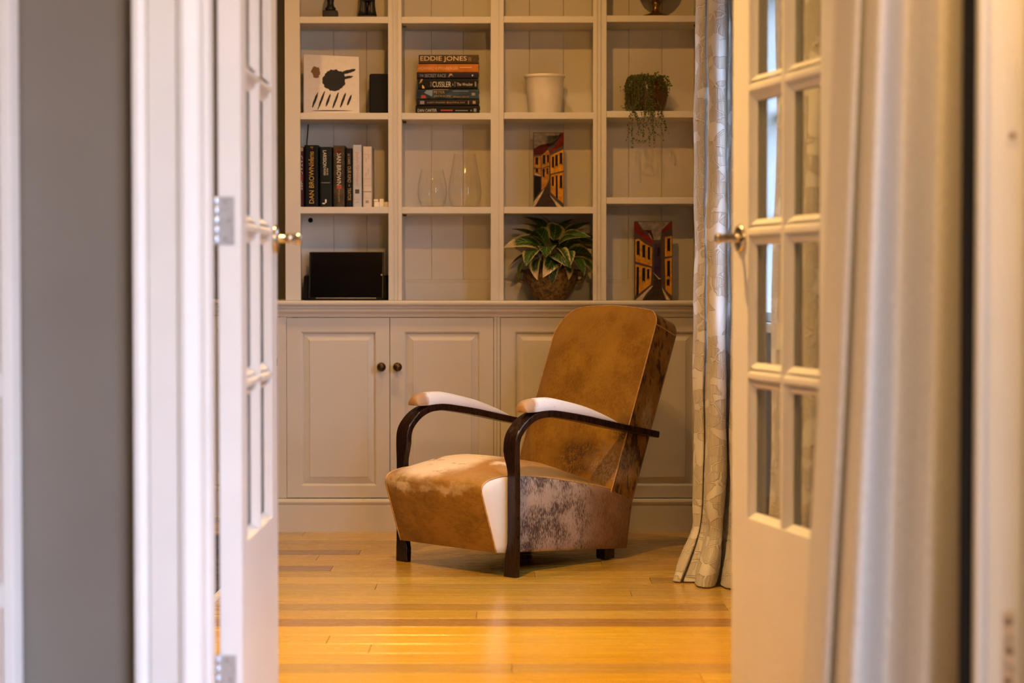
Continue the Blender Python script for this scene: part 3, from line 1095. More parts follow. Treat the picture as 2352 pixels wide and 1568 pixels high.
# ------------------------------------------------------------------ curtains
def m_brocade():
    n = N('brocade_curtain')
    tc = n.new('ShaderNodeUVMap')
    uv = tc.outputs[0]
    w = n.noise(uv, 11, 3, .6, out=1)
    mpl = n.new('ShaderNodeMapping')
    n.put(mpl.inputs[0], n.vadd(uv, w, .05))
    mpl.inputs['Rotation'].default_value = (0, 0, R(32))
    mpl.inputs['Scale'].default_value = (1.0, 1.9, 1)
    q = mpl.outputs[0]
    cell = n.vor(q, 15, 'F1')
    rnd = n.vor(q, 15, 'F1', 1)
    gap = n.vor(q, 15, 'DISTANCE_TO_EDGE')
    r, g, b = n.xyz(rnd)
    on = n.math('GREATER_THAN', r, .24)
    leaf = n.math('MULTIPLY', n.ramp(gap, .035, .055), on)
    rim = n.math('MULTIPLY', n.math('MULTIPLY', n.ramp(gap, .02, .045), n.ramp(gap, .06, .09, 1, 0)), on)
    mp = n.new('ShaderNodeMapping')
    n.put(mp.inputs[0], uv)
    mp.inputs['Scale'].default_value = (240, 12, 1)
    ribs = n.noise(mp.outputs[0], 1.0, 2, .6)
    weave = n.noise(uv, 420, 2)
    ribm = n.math('MULTIPLY', n.ramp(ribs, .40, .56), leaf)
    base = n.mix(weave, (.84, .82, .80), (.90, .885, .87))
    col = n.mix(n.math('MULTIPLY', leaf, .40), base, (.80, .75, .68))
    col = n.mix(n.math('MULTIPLY', ribm, .38), col, (.54, .45, .35))
    col = n.mix(n.math('MULTIPLY', rim, .30), col, (.60, .51, .42))
    h = n.math('ADD', n.math('MULTIPLY', leaf, .5), n.math('ADD', n.math('MULTIPLY', ribm, -.5), n.math('MULTIPLY', rim, .6)))
    n.set(color=col, rough=.75, spec=.2, sheen=.2, normal=n.bump(h, .003, .9))
    tr = n.new('ShaderNodeBsdfTranslucent')
    n.put(tr.inputs[0], col)
    mx = n.new('ShaderNodeMixShader')
    mx.inputs[0].default_value = .34
    n.t.links.new(n.b.outputs[0], mx.inputs[1])
    n.t.links.new(tr.outputs[0], mx.inputs[2])
    n.t.links.new(mx.outputs[0], n.out.inputs[0])
    return n.m


def m_linen():
    n = N('linen_curtain')
    tc = n.new('ShaderNodeUVMap')
    mp = n.new('ShaderNodeMapping')
    n.put(mp.inputs[0], tc.outputs[0])
    mp.inputs['Scale'].default_value = (700, 60, 1)
    a = n.noise(mp.outputs[0], 1, 2)
    mp2 = n.new('ShaderNodeMapping')
    n.put(mp2.inputs[0], tc.outputs[0])
    mp2.inputs['Scale'].default_value = (60, 700, 1)
    b = n.noise(mp2.outputs[0], 1, 2)
    f = n.math('MULTIPLY', n.math('ADD', a, b), .5)
    n.set(color=n.mix(n.ramp(f, .35, .65), (.58, .55, .50), (.72, .69, .64)), rough=.85, spec=.15, sheen=.2, normal=n.bump(f, .001, .5))
    tr = n.new('ShaderNodeBsdfTranslucent')
    tr.inputs[0].default_value = (.6, .5, .4, 1)
    mx = n.new('ShaderNodeMixShader')
    mx.inputs[0].default_value = .15
    n.t.links.new(n.b.outputs[0], mx.inputs[1])
    n.t.links.new(tr.outputs[0], mx.inputs[2])
    n.t.links.new(mx.outputs[0], n.out.inputs[0])
    return n.m


BROCADE, LINEN = m_brocade(), m_linen()


def cloth(name, mat, plan, warpfn, z0, z1, nz, label, cat, n=7, group=None, zfn=None):
    pts = catmull([(x, y, 0) for x, y in plan], n)
    L = [0]
    for a, b in zip(pts[:-1], pts[1:]):
        L.append(L[-1] + (b - a).length)
    zs = [z0 + (z1 - z0) * (j / (nz - 1)) ** (1.6 if zfn is None else zfn) for j in range(nz)]
    m = MB()
    uv = []
    for z in zs:
        for i, p in enumerate(pts):
            q = warpfn(p.x, p.y, z, L[i] / L[-1])
            m.v.append((q[0], q[1], q[2] if len(q) > 2 else z))
            uv.append((L[i], z))
    k = len(pts)
    for j in range(nz - 1):
        for i in range(k - 1):
            m.f.append((j * k + i, j * k + i + 1, (j + 1) * k + i + 1, (j + 1) * k + i))
            m.mi.append(0)
    o = m.build(name, mat, smooth=True, fix=False)
    lay = o.data.uv_layers.new(name='UVMap')
    for lp in o.data.loops:
        lay.data[lp.index].uv = uv[lp.vertex_index]
    s = o.modifiers.new('thickness', 'SOLIDIFY')
    s.thickness = .003
    s.offset = 0
    return tag(o, label, cat, group)


planA = [(.742, 6.40), (.66, 6.385), (.600, 6.335), (.580, 6.285), (.584, 6.235), (.600, 6.205), (.605, 6.212), (.606, 6.222), (.610, 6.226), (.613, 6.205), (.613, 6.165),
         (.617, 6.120), (.634, 6.092), (.655, 6.098), (.666, 6.132), (.669, 6.165), (.674, 6.180), (.679, 6.160), (.681, 6.105), (.690, 6.060), (.712, 6.045), (.730, 6.075), (.732, 6.150)]


FOLDS = [(.612, 6.315), (.608, 6.238), (.642, 6.145), (.707, 6.115)]


def warpA(x, y, z, s):
    f = max(0, (.42 - z) / .42)
    f2 = max(0, (.17 - z) / .17)
    lead = min(1, max(0, (6.38 - y) / .16)) * (1 - .35 * min(1, max(0, (x - .58) / .15)))
    wob = .004 * sin(z * 9 + s * 17) + .003 * sin(z * 23 + s * 9)
    gather = 1 + .05 * max(0, z - 1.2)
    px, py = .66 + (x - .66) / gather, y
    if z < .5:                        # each fold is pinched above the hem and spreads into a foot on the floor
        ws = [1 / ((x - a) ** 2 + (y - b) ** 2 + 1e-4) ** 2 for a, b in FOLDS]
        cx = sum(w * a for w, (a, b) in zip(ws, FOLDS)) / sum(ws)
        cy = sum(w * b for w, (a, b) in zip(ws, FOLDS)) / sum(ws)
        k = 1 - .34 * math.exp(-((z - .165) / .05) ** 2) + .22 * math.exp(-((z - .05) / .05) ** 2)
        px, py = cx + (px - cx) * k, cy + (py - cy) * k
    lo = f * f * .050 + f2 ** 1.3 * .034
    px -= lo * lead * (1.0 if y > 6.2 else .55)
    py -= lo * lead * .8
    return (px + wob * .6, py + wob, z)


cloth('brocade_curtain', BROCADE, planA, warpA, .004, 2.55, 70, 'cream leaf-patterned brocade curtain pooling on the floor beside the bookcase', 'curtain', 6, 'study window curtains')
planB = [(.740, 4.50), (.70, 4.52), (.685, 4.57), (.705, 4.62), (.725, 4.66), (.700, 4.70), (.690, 4.75), (.70, 4.80), (.672, 4.85), (.668, 4.90), (.69, 4.935), (.715, 4.95), (.705, 4.985), (.682, 5.01), (.675, 5.05), (.692, 5.085), (.725, 5.10), (.745, 5.12)]


def warpB(x, y, z, s):
    f = max(0, 1.4 - z)
    wob = .004 * sin(z * 8 + s * 19)
    return (x - .012 * f + wob, y + .010 * f * f + wob, z)


cloth('brocade_curtain', BROCADE, planB, warpB, .004, 2.55, 50, 'cream brocade curtain seen through the panes of the right glazed door', 'curtain', 6, 'study window curtains')
planC = [(.530, 3.300), (.534, 3.255), (.540, 3.220), (.549, 3.212), (.556, 3.236), (.560, 3.206), (.566, 3.172), (.577, 3.162), (.597, 3.180), (.617, 3.206), (.635, 3.217), (.649, 3.198), (.659, 3.172), (.674, 3.152), (.705, 3.164), (.738, 3.188)]


def warpC(x, y, z, s):
    k = 1.118 - .187 * (min(z, 1.6) - .30)
    px = .742 - .012 * max(0, .75 - z)
    return (px + (x - .742) * k, 3.20 + (y - 3.20) * 1.5 + .004 * sin(z * 3 + s * 8), z)


cloth('linen_curtain', LINEN, planC, warpC, .01, 2.6, 40, 'plain oatmeal linen curtain hanging in front of the right door frame', 'curtain', 8, zfn=1.0)

# ------------------------------------------------------------------ right foreground: frame post of the hall's garden door
post = thing('frame_post', (.755, 3.02, 0), 'white painted frame post with worn lock plates at far right', 'door frame')
pr = [(.7035, 3.05), (.7035, 2.995), (.7065, 2.985), (.714, 2.981), (.720, 2.986), (.724, 2.992), (.731, 2.984), (.742, 2.980), (.772, 2.980), (.776, 2.984), (.776, 2.994), (.812, 2.994), (.812, 3.05)]
MB().prism(pr, lambda p, q, d: (p, q, d), 0, 2.5).build('post', TRIMP, post, auto=True)
MB().box(.6935, .7030, 2.998, 3.05, 0, 2.5).build('dark_gap_strip', BLACKM, post)  # black strip stands in for the shaded gap between curtain and post
WORN = plain('worn_metal', (.62, .50, .38), .5, metal=.2, var=.3, scale=70)
for zc, hh in ((1.205, .062), (.375, .062)):
    pl = MB().box(.744, .763, 2.9775, 2.9805, zc - hh, zc + hh).build('lock_plate', TRIMP if zc > 1 else WORN, post, bevel=.002)
    for dz in ((-.050,) if zc > 1 else (-.045, .0, .045)):
        M = Matrix.Translation((.7535, 2.9776, zc + dz)) @ Matrix.Rotation(R(90), 4, 'X')
        MB().lathe([(.0001, .0002), (.0052, .0002), (.0052, -.003), (.0001, -.003)], seg=16, cap=False).xform(M).build('screw_hole', plain('rust_brown', (.16, .08, .04), .7), pl)

# left foreground: white glazed cabinet against the hall wall
gc = thing('glazed_cabinet', (-1.20, 3.50, 0), 'white cabinet with small panes cut off at the left edge', 'cabinet')
GX = -.9125
MB().box(-1.55, GX, 3.60, 3.662, 0, 2.3).build('body', TRIMP, gc, bevel=.002)
m = MB()
m.box(GX - .0185, GX, 3.588, 3.5995, 0.02, 2.29)
for z in (.02, .34, .725, 1.48):
    m.box(-1.55, GX - .0190, 3.588, 3.5995, z, z + .045)
m.build('door_frame', TRIMP, gc, bevel=.001)
for a, b in ((.066, .339), (.386, .724), (.771, 1.479), (1.526, 2.2)):
    MB().box(-1.54, GX - .0195, 3.592, 3.5955, a, b).build('pane', plain('frosted_pane', (.74, .64, .60), .3), gc)

# ------------------------------------------------------------------ rug
def m_rug():
    n = N('rug_pile')
    p = n.coord()
    a = n.noise(p, 14, 4, .7)
    b = n.vor(p, 34)
    c = n.noise(p, 160, 2)
    col = n.mix(n.ramp(a, .42, .58), (.018, .017, .02), (.10, .075, .05))
    col = n.mix(n.ramp(b, .10, .22, .8, 0), col, (.26, .19, .12))
    col = n.mix(n.ramp(c, .55, .7, 0, .7), col, (.012, .011, .014))
    n.set(color=col, rough=.95, spec=.1, normal=n.bump(c, .004, .8))
    return n.m


rug = thing('rug', (-1.6, 6.3, 0), 'dark patterned wool rug with pale edging, glimpsed past left door hinge', 'rug')
MB().box(-2.45, -.888, 5.05, 7.25, .001, .012).build('pile', m_rug(), rug, bevel=.004)
MB().box(-.888, -.868, 5.05, 7.25, .001, .009).build('edging', plain('rug_edging', (.62, .56, .47), .9, var=.2, scale=80, bump=.002, bscale=150), rug, bevel=.002)

# ------------------------------------------------------------------ books
def bookmat(key, c, rough=.4, var=.12):
    return plain('cover_' + key, c, rough + .1, var=var, scale=25, spec=.18)


WHITE_INK = plain('ink_white', (.72, .64, .52), .6)
GOLD_INK = plain('ink_gold', (.62, .36, .04), .5)
TAN_INK = plain('ink_tan', (.40, .27, .11), .6)
GREY_INK = plain('ink_grey', (.30, .27, .25), .6)
RED_INK = plain('ink_red', (.42, .06, .03), .6)
CORAL_INK = plain('ink_coral', (.72, .20, .10), .6)
DARK_INK = plain('ink_dark', (.06, .05, .05), .6)
BLUE_INK = plain('ink_blue', (.20, .28, .36), .6)
ORANGE_INK = plain('ink_orange', (.86, .45, .15), .6)


def patch(parent, x0, x1, z0, z1, y, mat, name='printed_patch', poly=None):
    pts = poly or [(x0, z0), (x1, z0), (x1, z1), (x0, z1)]
    MB().prism(pts, lambda p, q, d: (p, d, q), y, y - .0004).build(name, mat, parent)


def standing_book(label, x0, x1, h, mat, yf, texts=(), depth=.135, lean=0, marks=(), z0=1.2249, cat='book', up=False):
    w = x1 - x0
    t = thing('book', ((x0 + x1) / 2, yf + depth / 2, z0), label, cat, group='books standing in a row')
    th = .0022
    r = min(.006, w * .22)
    # cover: wrap with a slightly rounded spine
    sp = [(x0, yf + depth), (x0, yf + r), (x0 + r * .35, yf + r * .3), (x0 + r * 1.2, yf), (x1 - r * 1.2, yf), (x1 - r * .35, yf + r * .3), (x1, yf + r), (x1, yf + depth)]
    inn = [(x1 - th, yf + depth), (x1 - th, yf + r + th), (x0 + th, yf + r + th), (x0 + th, yf + depth)]
    MB().prism(sp + inn, lambda p, q, d: (p, q, d), z0, z0 + h).build('cover', mat, t)
    MB().box(x0 + th + .0002, x1 - th - .0002, yf + r + th + .0004, yf + depth - .004, z0 + .003, z0 + h - .004).build('pages', PAGES, t)
    cx = (x0 + x1) / 2
    for (s, zc, ln, ht, im, dx) in texts:
        rot = R(90) if up else R(-90)
        M = PM[t.name].inverted() @ Matrix.Translation((cx + dx, yf, z0 + zc)) @ Matrix.Rotation(R(90), 4, 'X') @ Matrix.Rotation(rot, 4, 'Z')
        lettering(s, ln, ht, im, t, M)
    for (a, b, c, d, im) in marks:
        patch(t, x0 + a, x0 + b, z0 + c, z0 + d, yf, im)
    return t


YBK0 = 7.480
standing_book('dark red novel, far left of the standing row, half hidden by the stile', -.8140, -.7885, .2285, bookmat('maroon', (.055, .010, .014)), YBK0,
              [('CATACOMBS', .130, .13, .011, WHITE_INK, .003)], marks=[(.012, .022, .10, .12, RED_INK), (.010, .024, .212, .226, TAN_INK)])
standing_book('thick black novel with bold yellow spine lettering', -.7862, -.7335, .2350, bookmat('black', (.006, .006, .006)), YBK0,
              [('DAN BROWN', .088, .146, .018, GOLD_INK, .001), ('Inferno', .188, .046, .020, GOLD_INK, 0), ('-2', .225, .010, .009, GOLD_INK, .002)], up=True)
standing_book('dark green novel with grey author name near the top', -.7280, -.6815, .2285, bookmat('bottle_green', (.010, .014, .012)), YBK0,
              [('LARSSON', .183, .064, .013, WHITE_INK, -.004), ('THE GIRL WHO', .135, .026, .006, WHITE_INK, .006), ('KICKED', .134, .026, .008, WHITE_INK, -.004)],
              marks=[(.005, .040, .092, .094, GREY_INK), (.010, .026, .012, .017, WHITE_INK), (.020, .026, .012, .030, WHITE_INK)])
standing_book('olive brown novel with large cream lettering and a red mark', -.6770, -.6335, .2335, bookmat('olive', (.060, .045, .022), var=.5), YBK0,
              [('DAN BROWN', .147, .128, .016, WHITE_INK, 0), ('the lost symbol', .045, .048, .010, TAN_INK, 0)],
              marks=[(.014, .032, .070, .084, RED_INK), (.006, .036, .205, .222, bookmat('rust', (.12, .035, .02)))])
standing_book('slim black novel with dull gold block title', -.6300, -.6055, .2230, bookmat('soot', (.008, .007, .006)), YBK0,
              [('OUR KIND', .125, .062, .013, TAN_INK, .002), ('of', .083, .010, .006, TAN_INK, .002), ('TRAITOR', .050, .048, .013, TAN_INK, .002), ('LE CARRE', .182, .040, .009, TAN_INK, .001)])
standing_book('pale blue paperback with coral script lettering', -.6030, -.5690, .2360, bookmat('pale_blue', (.50, .51, .55), var=.06), YBK0,
              [('John Grisham', .146, .128, .014, CORAL_INK, 0)],
              marks=[(.009, .025, .052, .068, DARK_INK), (.010, .024, .018, .020, GREY_INK), (.002, .032, .031, .0318, CORAL_INK)])
wb = standing_book('cream white paperback with thin grey bands at the right end of the row', -.5645, -.5310, .2300, bookmat('cream_white', (.66, .57, .50), var=.06), YBK0,
                   [('Andrew', .190, .014, .006, GREY_INK, .006), ('Gross', .178, .018, .006, GREY_INK, -.004), ('Killing', .135, .018, .006, GREY_INK, .004), ('Hour', .124, .014, .006, GREY_INK, -.004)],
                   marks=[(.001, .0325, .200, .2008, GREY_INK), (.001, .0325, .108, .1088, GREY_INK), (.001, .0325, .082, .0828, GREY_INK), (.001, .0325, .058, .0600, DARK_INK), (.001, .0325, .034, .0346, GREY_INK), (.010, .022, .016, .026, GREY_INK)])


def flat_book(label, x0, x1, z0, z1, yf, mat, texts=(), patches=(), depth=.15):
    t = thing('book', ((x0 + x1) / 2, yf + depth / 2, z0), label, 'book', group='books lying in a stack')
    th = .0022
    r = min(.005, (z1 - z0) * .22)
    sp = [(yf + depth, z0), (yf + r, z0), (yf + r * .3, z0 + r * .35), (yf, z0 + r * 1.2), (yf, z1 - r * 1.2), (yf + r * .3, z1 - r * .35), (yf + r, z1), (yf + depth, z1)]
    inn = [(yf + depth, z1 - th), (yf + r + th, z1 - th), (yf + r + th, z0 + th), (yf + depth, z0 + th)]
    MB().prism(sp + inn, lambda p, q, d: (d, p, q), x0, x1).build('cover', mat, t)
    MB().box(x0 + .004, x1 - .004, yf + r + th + .0004, yf + depth - .004, z0 + th + .0002, z1 - th - .0002).build('pages', PAGES, t)
    for (s, xc, zc, w, h, im) in texts:
        M = PM[t.name].inverted() @ Matrix.Translation((x0 + xc, yf, z0 + zc)) @ Matrix.Rotation(R(90), 4, 'X')
        lettering(s, w, h, im, t, M)
    for (a, b, c, d, im, poly) in patches:
        patch(t, x0 + a, x0 + b, z0 + c, z0 + d, yf, im, poly=[(x0 + p, z0 + q) for p, q in poly] if poly else None)
    return t


zs = [1.5772, 1.6090, 1.6335, 1.6715, 1.7113, 1.7340, 1.7668, 1.8010]
G = .0003
YS = 7.485
flat_book('black book at the bottom of the lying stack', -.3650, -.1225, zs[0], zs[1] - G, YS, bookmat('stack_black', (.007, .006, .006)),
          [('DAN CARTER', .044, .014, .072, .011, WHITE_INK)], [(.095, .14, .012, .017, RED_INK, None), (.150, .198, .012, .015, GREY_INK, None), (.208, .213, .011, .016, GREY_INK, None), (.220, .230, .009, .021, GREY_INK, None)])
flat_book('thin dark brown book second from the bottom of the stack', -.3620, -.1255, zs[1], zs[2] - G, YS, bookmat('stack_brown', (.020, .012, .009)),
          [('ALBERT MANDERS', .075, .012, .070, .006, GREY_INK), ('BEAUTIFUL DAY', .150, .012, .070, .006, TAN_INK)], [(.014, .030, .006, .018, GREY_INK, None), (.196, .199, .005, .019, TAN_INK, None), (.213, .224, .007, .018, TAN_INK, None)])
flat_book('blue film biography with tan lettering, middle of the lying stack', -.3600, -.1250, zs[2], zs[3] - G, YS, bookmat('stack_blue', (.030, .050, .075), var=.5),
          [('PETER', .085, .026, .042, .010, TAN_INK), ('JACKSON', .095, .011, .064, .010, TAN_INK), ('BRIAN SIBLEY', .168, .009, .060, .006, TAN_INK)],
          [(.026, .058, .012, .034, BLUE_INK, [(.058, .010), (.060, .034), (.036, .034), (.028, .024)]), (.016, .036, .003, .016, RED_INK, [(.016, .003), (.036, .004), (.032, .016), (.017, .015)]),
           (.208, .220, .014, .024, GREY_INK, None), (.135, .195, .029, .031, BLUE_INK, None), (.06, .12, .0352, .0372, TAN_INK, None)])
flat_book('black thriller with pale lettering and a yellow flame on its spine', -.3565, -.1300, zs[3], zs[4] - G, YS, bookmat('stack_ink', (.008, .007, .005)),
          [('CLIVE', .050, .018, .006, .018, GREY_INK), ('CUSSLER', .091, .018, .070, .020, WHITE_INK), ('&', .133, .017, .006, .008, GREY_INK), ('SCOTT', .141, .018, .006, .018, GREY_INK), ('The Wrecker', .178, .018, .060, .011, WHITE_INK)],
          [(0, 0, 0, 0, GOLD_INK, [(.004, .020), (.014, .026), (.020, .038), (.012, .037), (.008, .026)]), (0, 0, 0, 0, ORANGE_INK, [(.018, .016), (.024, .010), (.026, .002), (.017, .003), (.016, .012)]), (.216, .221, .010, .028, GREY_INK, None)])
flat_book('thin navy book with grey title, third from the top of the stack', -.3600, -.1300, zs[4], zs[5] - G, YS, bookmat('stack_navy', (.014, .013, .035)),
          [('THE', .018, .011, .014, .009, GREY_INK), ('SECRET RACE', .070, .011, .080, .012, GREY_INK)], [(0, 0, 0, 0, TAN_INK, [(.118, .003), (.124, .018), (.132, .019), (.140, .004), (.134, .012), (.128, .012)]), (.146, .200, .006, .017, bookmat('plum', (.030, .012, .020)), None), (.208, .213, .009, .014, WHITE_INK, None)])
flat_book('orange paperback second from the top of the stack', -.3580, -.1270, zs[5], zs[6] - G, YS, bookmat('stack_orange', (.52, .17, .02)),
          [('HOWARD KIPPENBERGER', .080, .016, .150, .012, ORANGE_INK)], [(.160, .205, .018, .021, ORANGE_INK, None)])
flat_book('large brown hardback with bold cream capitals on top of the stack', -.3530, -.1265, zs[6], zs[7], YS, bookmat('stack_khaki', (.080, .045, .010)),
          [('EDDIE JONES', .094, .0175, .175, .022, plain('ink_cream', (.82, .62, .38), .6)), ('W', .193, .017, .014, .018, TAN_INK)], [(.209, .214, .014, .020, DARK_INK, None)])

# ------------------------------------------------------------------ things on the shelves
# white canvas with abstract black shapes
cv = thing('canvas_print', (-.683, 7.50, 1.5776), 'square white canvas print with a bold black design, leaning on the shelf', 'picture')
A = Matrix.Translation((-.683, 7.478, 1.5776)) @ Matrix.Rotation(R(-3.5), 4, 'X')
CAN = plain('canvas_white', (.74, .68, .62), .8, var=.03, scale=60, bump=.0005, bscale=700)
INKB = plain('print_black', (.008, .010, .012), .7)
m = MB()
m.prism([(-.105, 0), (.106, 0), (.104, .2165), (-.1055, .2265)], lambda p, q, d: (p, d, q), 0, .018)
m.xform(A).build('canvas', CAN, cv, bevel=.001)


def ink(poly, mat, lay=1):
    m = MB().prism(poly, lambda p, q, d: (p, d, q), -.0003 * lay, -.0002)
    m.xform(A).build('brush_shape', mat, cv)


def blobpoly(cx, cy, rx, ry, rot, n=18, seed=1, rough=.12):
    rr = random.Random(seed)
    return [(cx + (rx * cos(a) * cos(rot) - ry * sin(a) * sin(rot)) * f, cy + (rx * cos(a) * sin(rot) + ry * sin(a) * cos(rot)) * f)
            for a, f in ((2 * pi * i / n, 1 + rr.uniform(-rough, rough)) for i in range(n))]


ink(blobpoly(.010, .128, .044, .040, .3, 40, 3, .07), INKB)
ink(blobpoly(.062, .160, .030, .0065, .25, 30, 5), INKB, 2)
ink(blobpoly(.058, .138, .024, .0050, .18, 30, 6), INKB, 2)
ink(blobpoly(-.060, .160, .016, .022, .2, 30, 13, .2), plain('print_ochre', (.20, .10, .03), .7))
for i_, (px_, l_) in enumerate(((-.062, .030), (-.038, .036), (-.012, .026), (.016, .034), (.044, .030), (.068, .022))):
    ink(blobpoly(px_, .052, .0042, l_, -.35, 26, 20 + i_), INKB)
ink(blobpoly(.0, .012, .075, .0018, 0, 30, 15), INKB)

# black loudspeaker
sp = thing('loudspeaker', (-.5, 7.53, 1.5776), 'small black upright loudspeaker beside the white canvas print', 'speaker')
MB().box(-.5400, -.4640, 7.482, 7.575, 1.5785, 1.7300).build('cabinet', BLACK, sp, bevel=.008, seg=3)
MB().box(-.5350, -.4690, 7.4795, 7.4835, 1.584, 1.7245).build('grille', plain('speaker_cloth', (.006, .006, .007), .95, bump=.001, bscale=900), sp, bevel=.003)
MB().box(-.534, -.470, 7.487, 7.570, 1.5776, 1.5788).build('foot', BLACKM, sp)

# white plant pot
pot = thing('plant_pot', (.1237, 7.535, 1.5792), 'empty white ceramic flowerpot standing alone on a shelf', 'pot')
MB().lathe([(.001, 0), (.060, 0), (.0625, .003), (.0695, .090), (.0745, .137), (.0765, .140), (.0775, .145), (.0765, .1485), (.073, .149), (.0715, .145), (.068, .09), (.060, .012), (.001, .010)],
           (.1237, 7.535, 1.5792), 48, cap=False).build('shell', CREAM, pot, smooth=True)
MB().lathe([(.0772, .1385), (.0787, .141), (.0787, .1475), (.0765, .1492)], (.1237, 7.535, 1.5792), 48, cap=False).build('rim', CREAM, pot, smooth=True)


# glass vases
def m_glass():
    n = N('clear_glass')
    n.set(color=(1, 1, 1), rough=.01, trans=1.0, ior=1.45)
    t = n.new('ShaderNodeBsdfTransparent')
    lw = n.new('ShaderNodeLayerWeight')
    lw.inputs[0].default_value = .5
    n.put(t.inputs[0], n.mix(n.ramp(lw.outputs[1], .72, .97), (.996, .996, .994), (.62, .60, .54)))
    fr = n.new('ShaderNodeFresnel')
    geo = n.new('ShaderNodeNewGeometry')
    n.put(fr.inputs[0], n.ramp(geo.outputs['Backfacing'], 0, 1, 1.45, 1 / 1.45, False))
    mx = n.new('ShaderNodeMixShader')
    g = n.new('ShaderNodeBsdfGlossy')
    g.inputs['Roughness'].default_value = .03
    g.inputs[0].default_value = (.9, .9, .88, 1)
    n.t.links.new(n.ramp(fr.outputs[0], .04, .7, .016, .60, False), mx.inputs[0])
    n.t.links.new(t.outputs[0], mx.inputs[1])
    n.t.links.new(g.outputs[0], mx.inputs[2])
    n.t.links.new(mx.outputs[0], n.out.inputs[0])
    return n.m


GLASS = m_glass()


def vase(label, x, y, z, prof, group):
    th = .0022
    outer_ = catmull([(r, h, 0) for r, h in prof], 5)
    pr = [(p.x, p.y) for p in outer_]
    inn = [(max(.001, p.x - th), p.y + (.006 if p.y < .02 else 0)) for p in reversed(outer_)]
    o = MB().lathe(pr + inn, (x, y, z), 40, cap=False).build('glass_vase', GLASS, smooth=True)
    return tag(o, label, 'vase', group)


vase('shorter clear glass vase with wide mouth', -.3040, 7.535, 1.2245, [(.001, 0), (.034, 0), (.042, .003), (.052, .030), (.0560, .060), (.053, .095), (.0455, .130), (.0425, .146)], 'clear glass vases')
vase('taller egg-shaped clear glass vase', -.1800, 7.535, 1.2245, [(.001, 0), (.040, 0), (.050, .004), (.061, .035), (.0630, .065), (.058, .110), (.048, .160), (.0415, .205)], 'clear glass vases')

# small cream ornament
orn = thing('block_ornament', (-.495, 7.50, 1.2249), 'small cream block ornament at the right end of the book row', 'ornament')
MB().box(-.5230, -.4660, 7.478, 7.52, 1.2249, 1.2460).build('bar', CREAM, orn, bevel=.004, seg=3)
MB().box(-.5020, -.4850, 7.472, 7.53, 1.2252, 1.2570).build('upright_block', CREAM, orn, bevel=.004, seg=3)
MB().box(-.5240, -.5060, 7.480, 7.515, 1.2462, 1.2560).build('end_block', CREAM, orn, bevel=.004, seg=3)

# black cable on the shelf
cb = MB().tube(catmull([(-.787, 7.640, 1.552), (-.789, 7.640, 1.52), (-.792, 7.636, 1.48), (-.792, 7.632, 1.44), (-.797, 7.63, 1.35), (-.79, 7.635, 1.2262)], 6), .0022, 8).build('power_cable', BLACKM, smooth=True)
tag(cb, 'thin black power cable hanging behind the standing books', 'cable')

# tablet in its dock
dk = thing('speaker_dock', (-.637, 7.60, .8728), 'low black dock behind the tablet on the worktop', 'dock')
MB().prism([(7.555, .8728), (7.548, .880), (7.585, .966), (7.600, .969), (7.640, .969), (7.645, .8728)], lambda p, q, d: (d, p, q), -.800, -.474).build('body', BLACK, dk, bevel=.006, seg=3)
MB().box(-.790, -.484, 7.500, 7.5475, .8728, .8790).build('tray', BLACK, dk, bevel=.002)
tb = thing('tablet', (-.633, 7.53, .8795), 'black tablet with dark screen propped upright in the bottom left bay', 'tablet')
A2 = Matrix.Translation((-.633, 7.520, .8796)) @ Matrix.Rotation(R(-13), 4, 'X')
MB().box(-.1435, .1435, 0, .007, 0, .1835).xform(A2).build('case', plain('tablet_case', (.012, .012, .013), .35), tb, bevel=.006, seg=3)
MB().box(-.1375, .1375, -.0007, -.0001, .004, .1795).xform(A2).build('screen', plain('dark_screen', (.003, .003, .004), .12), tb)
M = A2 @ Matrix.Translation((.1345, -.0008, .0925)) @ Matrix.Rotation(R(90), 4, 'X')
MB().lathe([(.0001, 0), (.0030, 0), (.0030, .0005), (.0001, .0005)], seg=16, cap=False).xform(M).build('home_button', plain('button_white', (.75, .72, .68), .4), tb)
MB().box(-.115, .115, -.0013, -.0001, .0005, .0026).xform(A2).build('edge_strip', plain('silver_strip', (.45, .43, .40), .4, metal=.6), tb)


# ------------------------------------------------------------------ two street paintings
def painting(label, x0, x1, z0, z1, yf, box, layers, tilt):
    t = thing('painting', ((x0 + x1) / 2, yf + .01, z0), label, 'painting')
    W, H = x1 - x0, z1 - z0
    A = Matrix.Translation(((x0 + x1) / 2, yf, z0)) @ Matrix.Rotation(R(-tilt), 4, 'X')
    MB().box(-W / 2, W / 2, 0, .016, 0, H).xform(A).build('canvas', plain('paint_umber', (.045, .018, .008), .6, var=.3), t, bevel=.001)
    bx0, by0, bx1, by1 = box
    for k, (nm, mat, poly) in enumerate(layers):
        pts = [((x - bx0) / (bx1 - bx0) * W - W / 2, (by1 - y) / (by1 - by0) * H) for x, y in poly]
        pts = [(min(W / 2, max(-W / 2, a)), min(H, max(0, b))) for a, b in pts]
        MB().prism(pts, lambda p, q, d: (p, d, q), -.00015 - .00012 * (k // 4), 0).xform(A).build(nm, mat, t)
    return t


def pm(key, c):
    return plain('paint_' + key, tuple(x * .82 for x in c), .6, var=.25, scale=60, spec=.12)


SKY = pm('sky_grey', (.30, .26, .23))
SKYD = pm('sky_dark', (.03, .022, .02))
ROOF = pm('roof_red', (.20, .016, .010))
ROOFD = pm('roof_maroon', (.085, .008, .008))
YEL = pm('wall_yellow', (.62, .28, .02))
YELD = pm('wall_ochre', (.45, .20, .03))
BLK = pm('black', (.010, .007, .006))
ROADP = pm('road', (.045, .028, .018))
KERB = pm('kerb', (.55, .42, .28))
PURP = pm('purple', (.045, .022, .055))


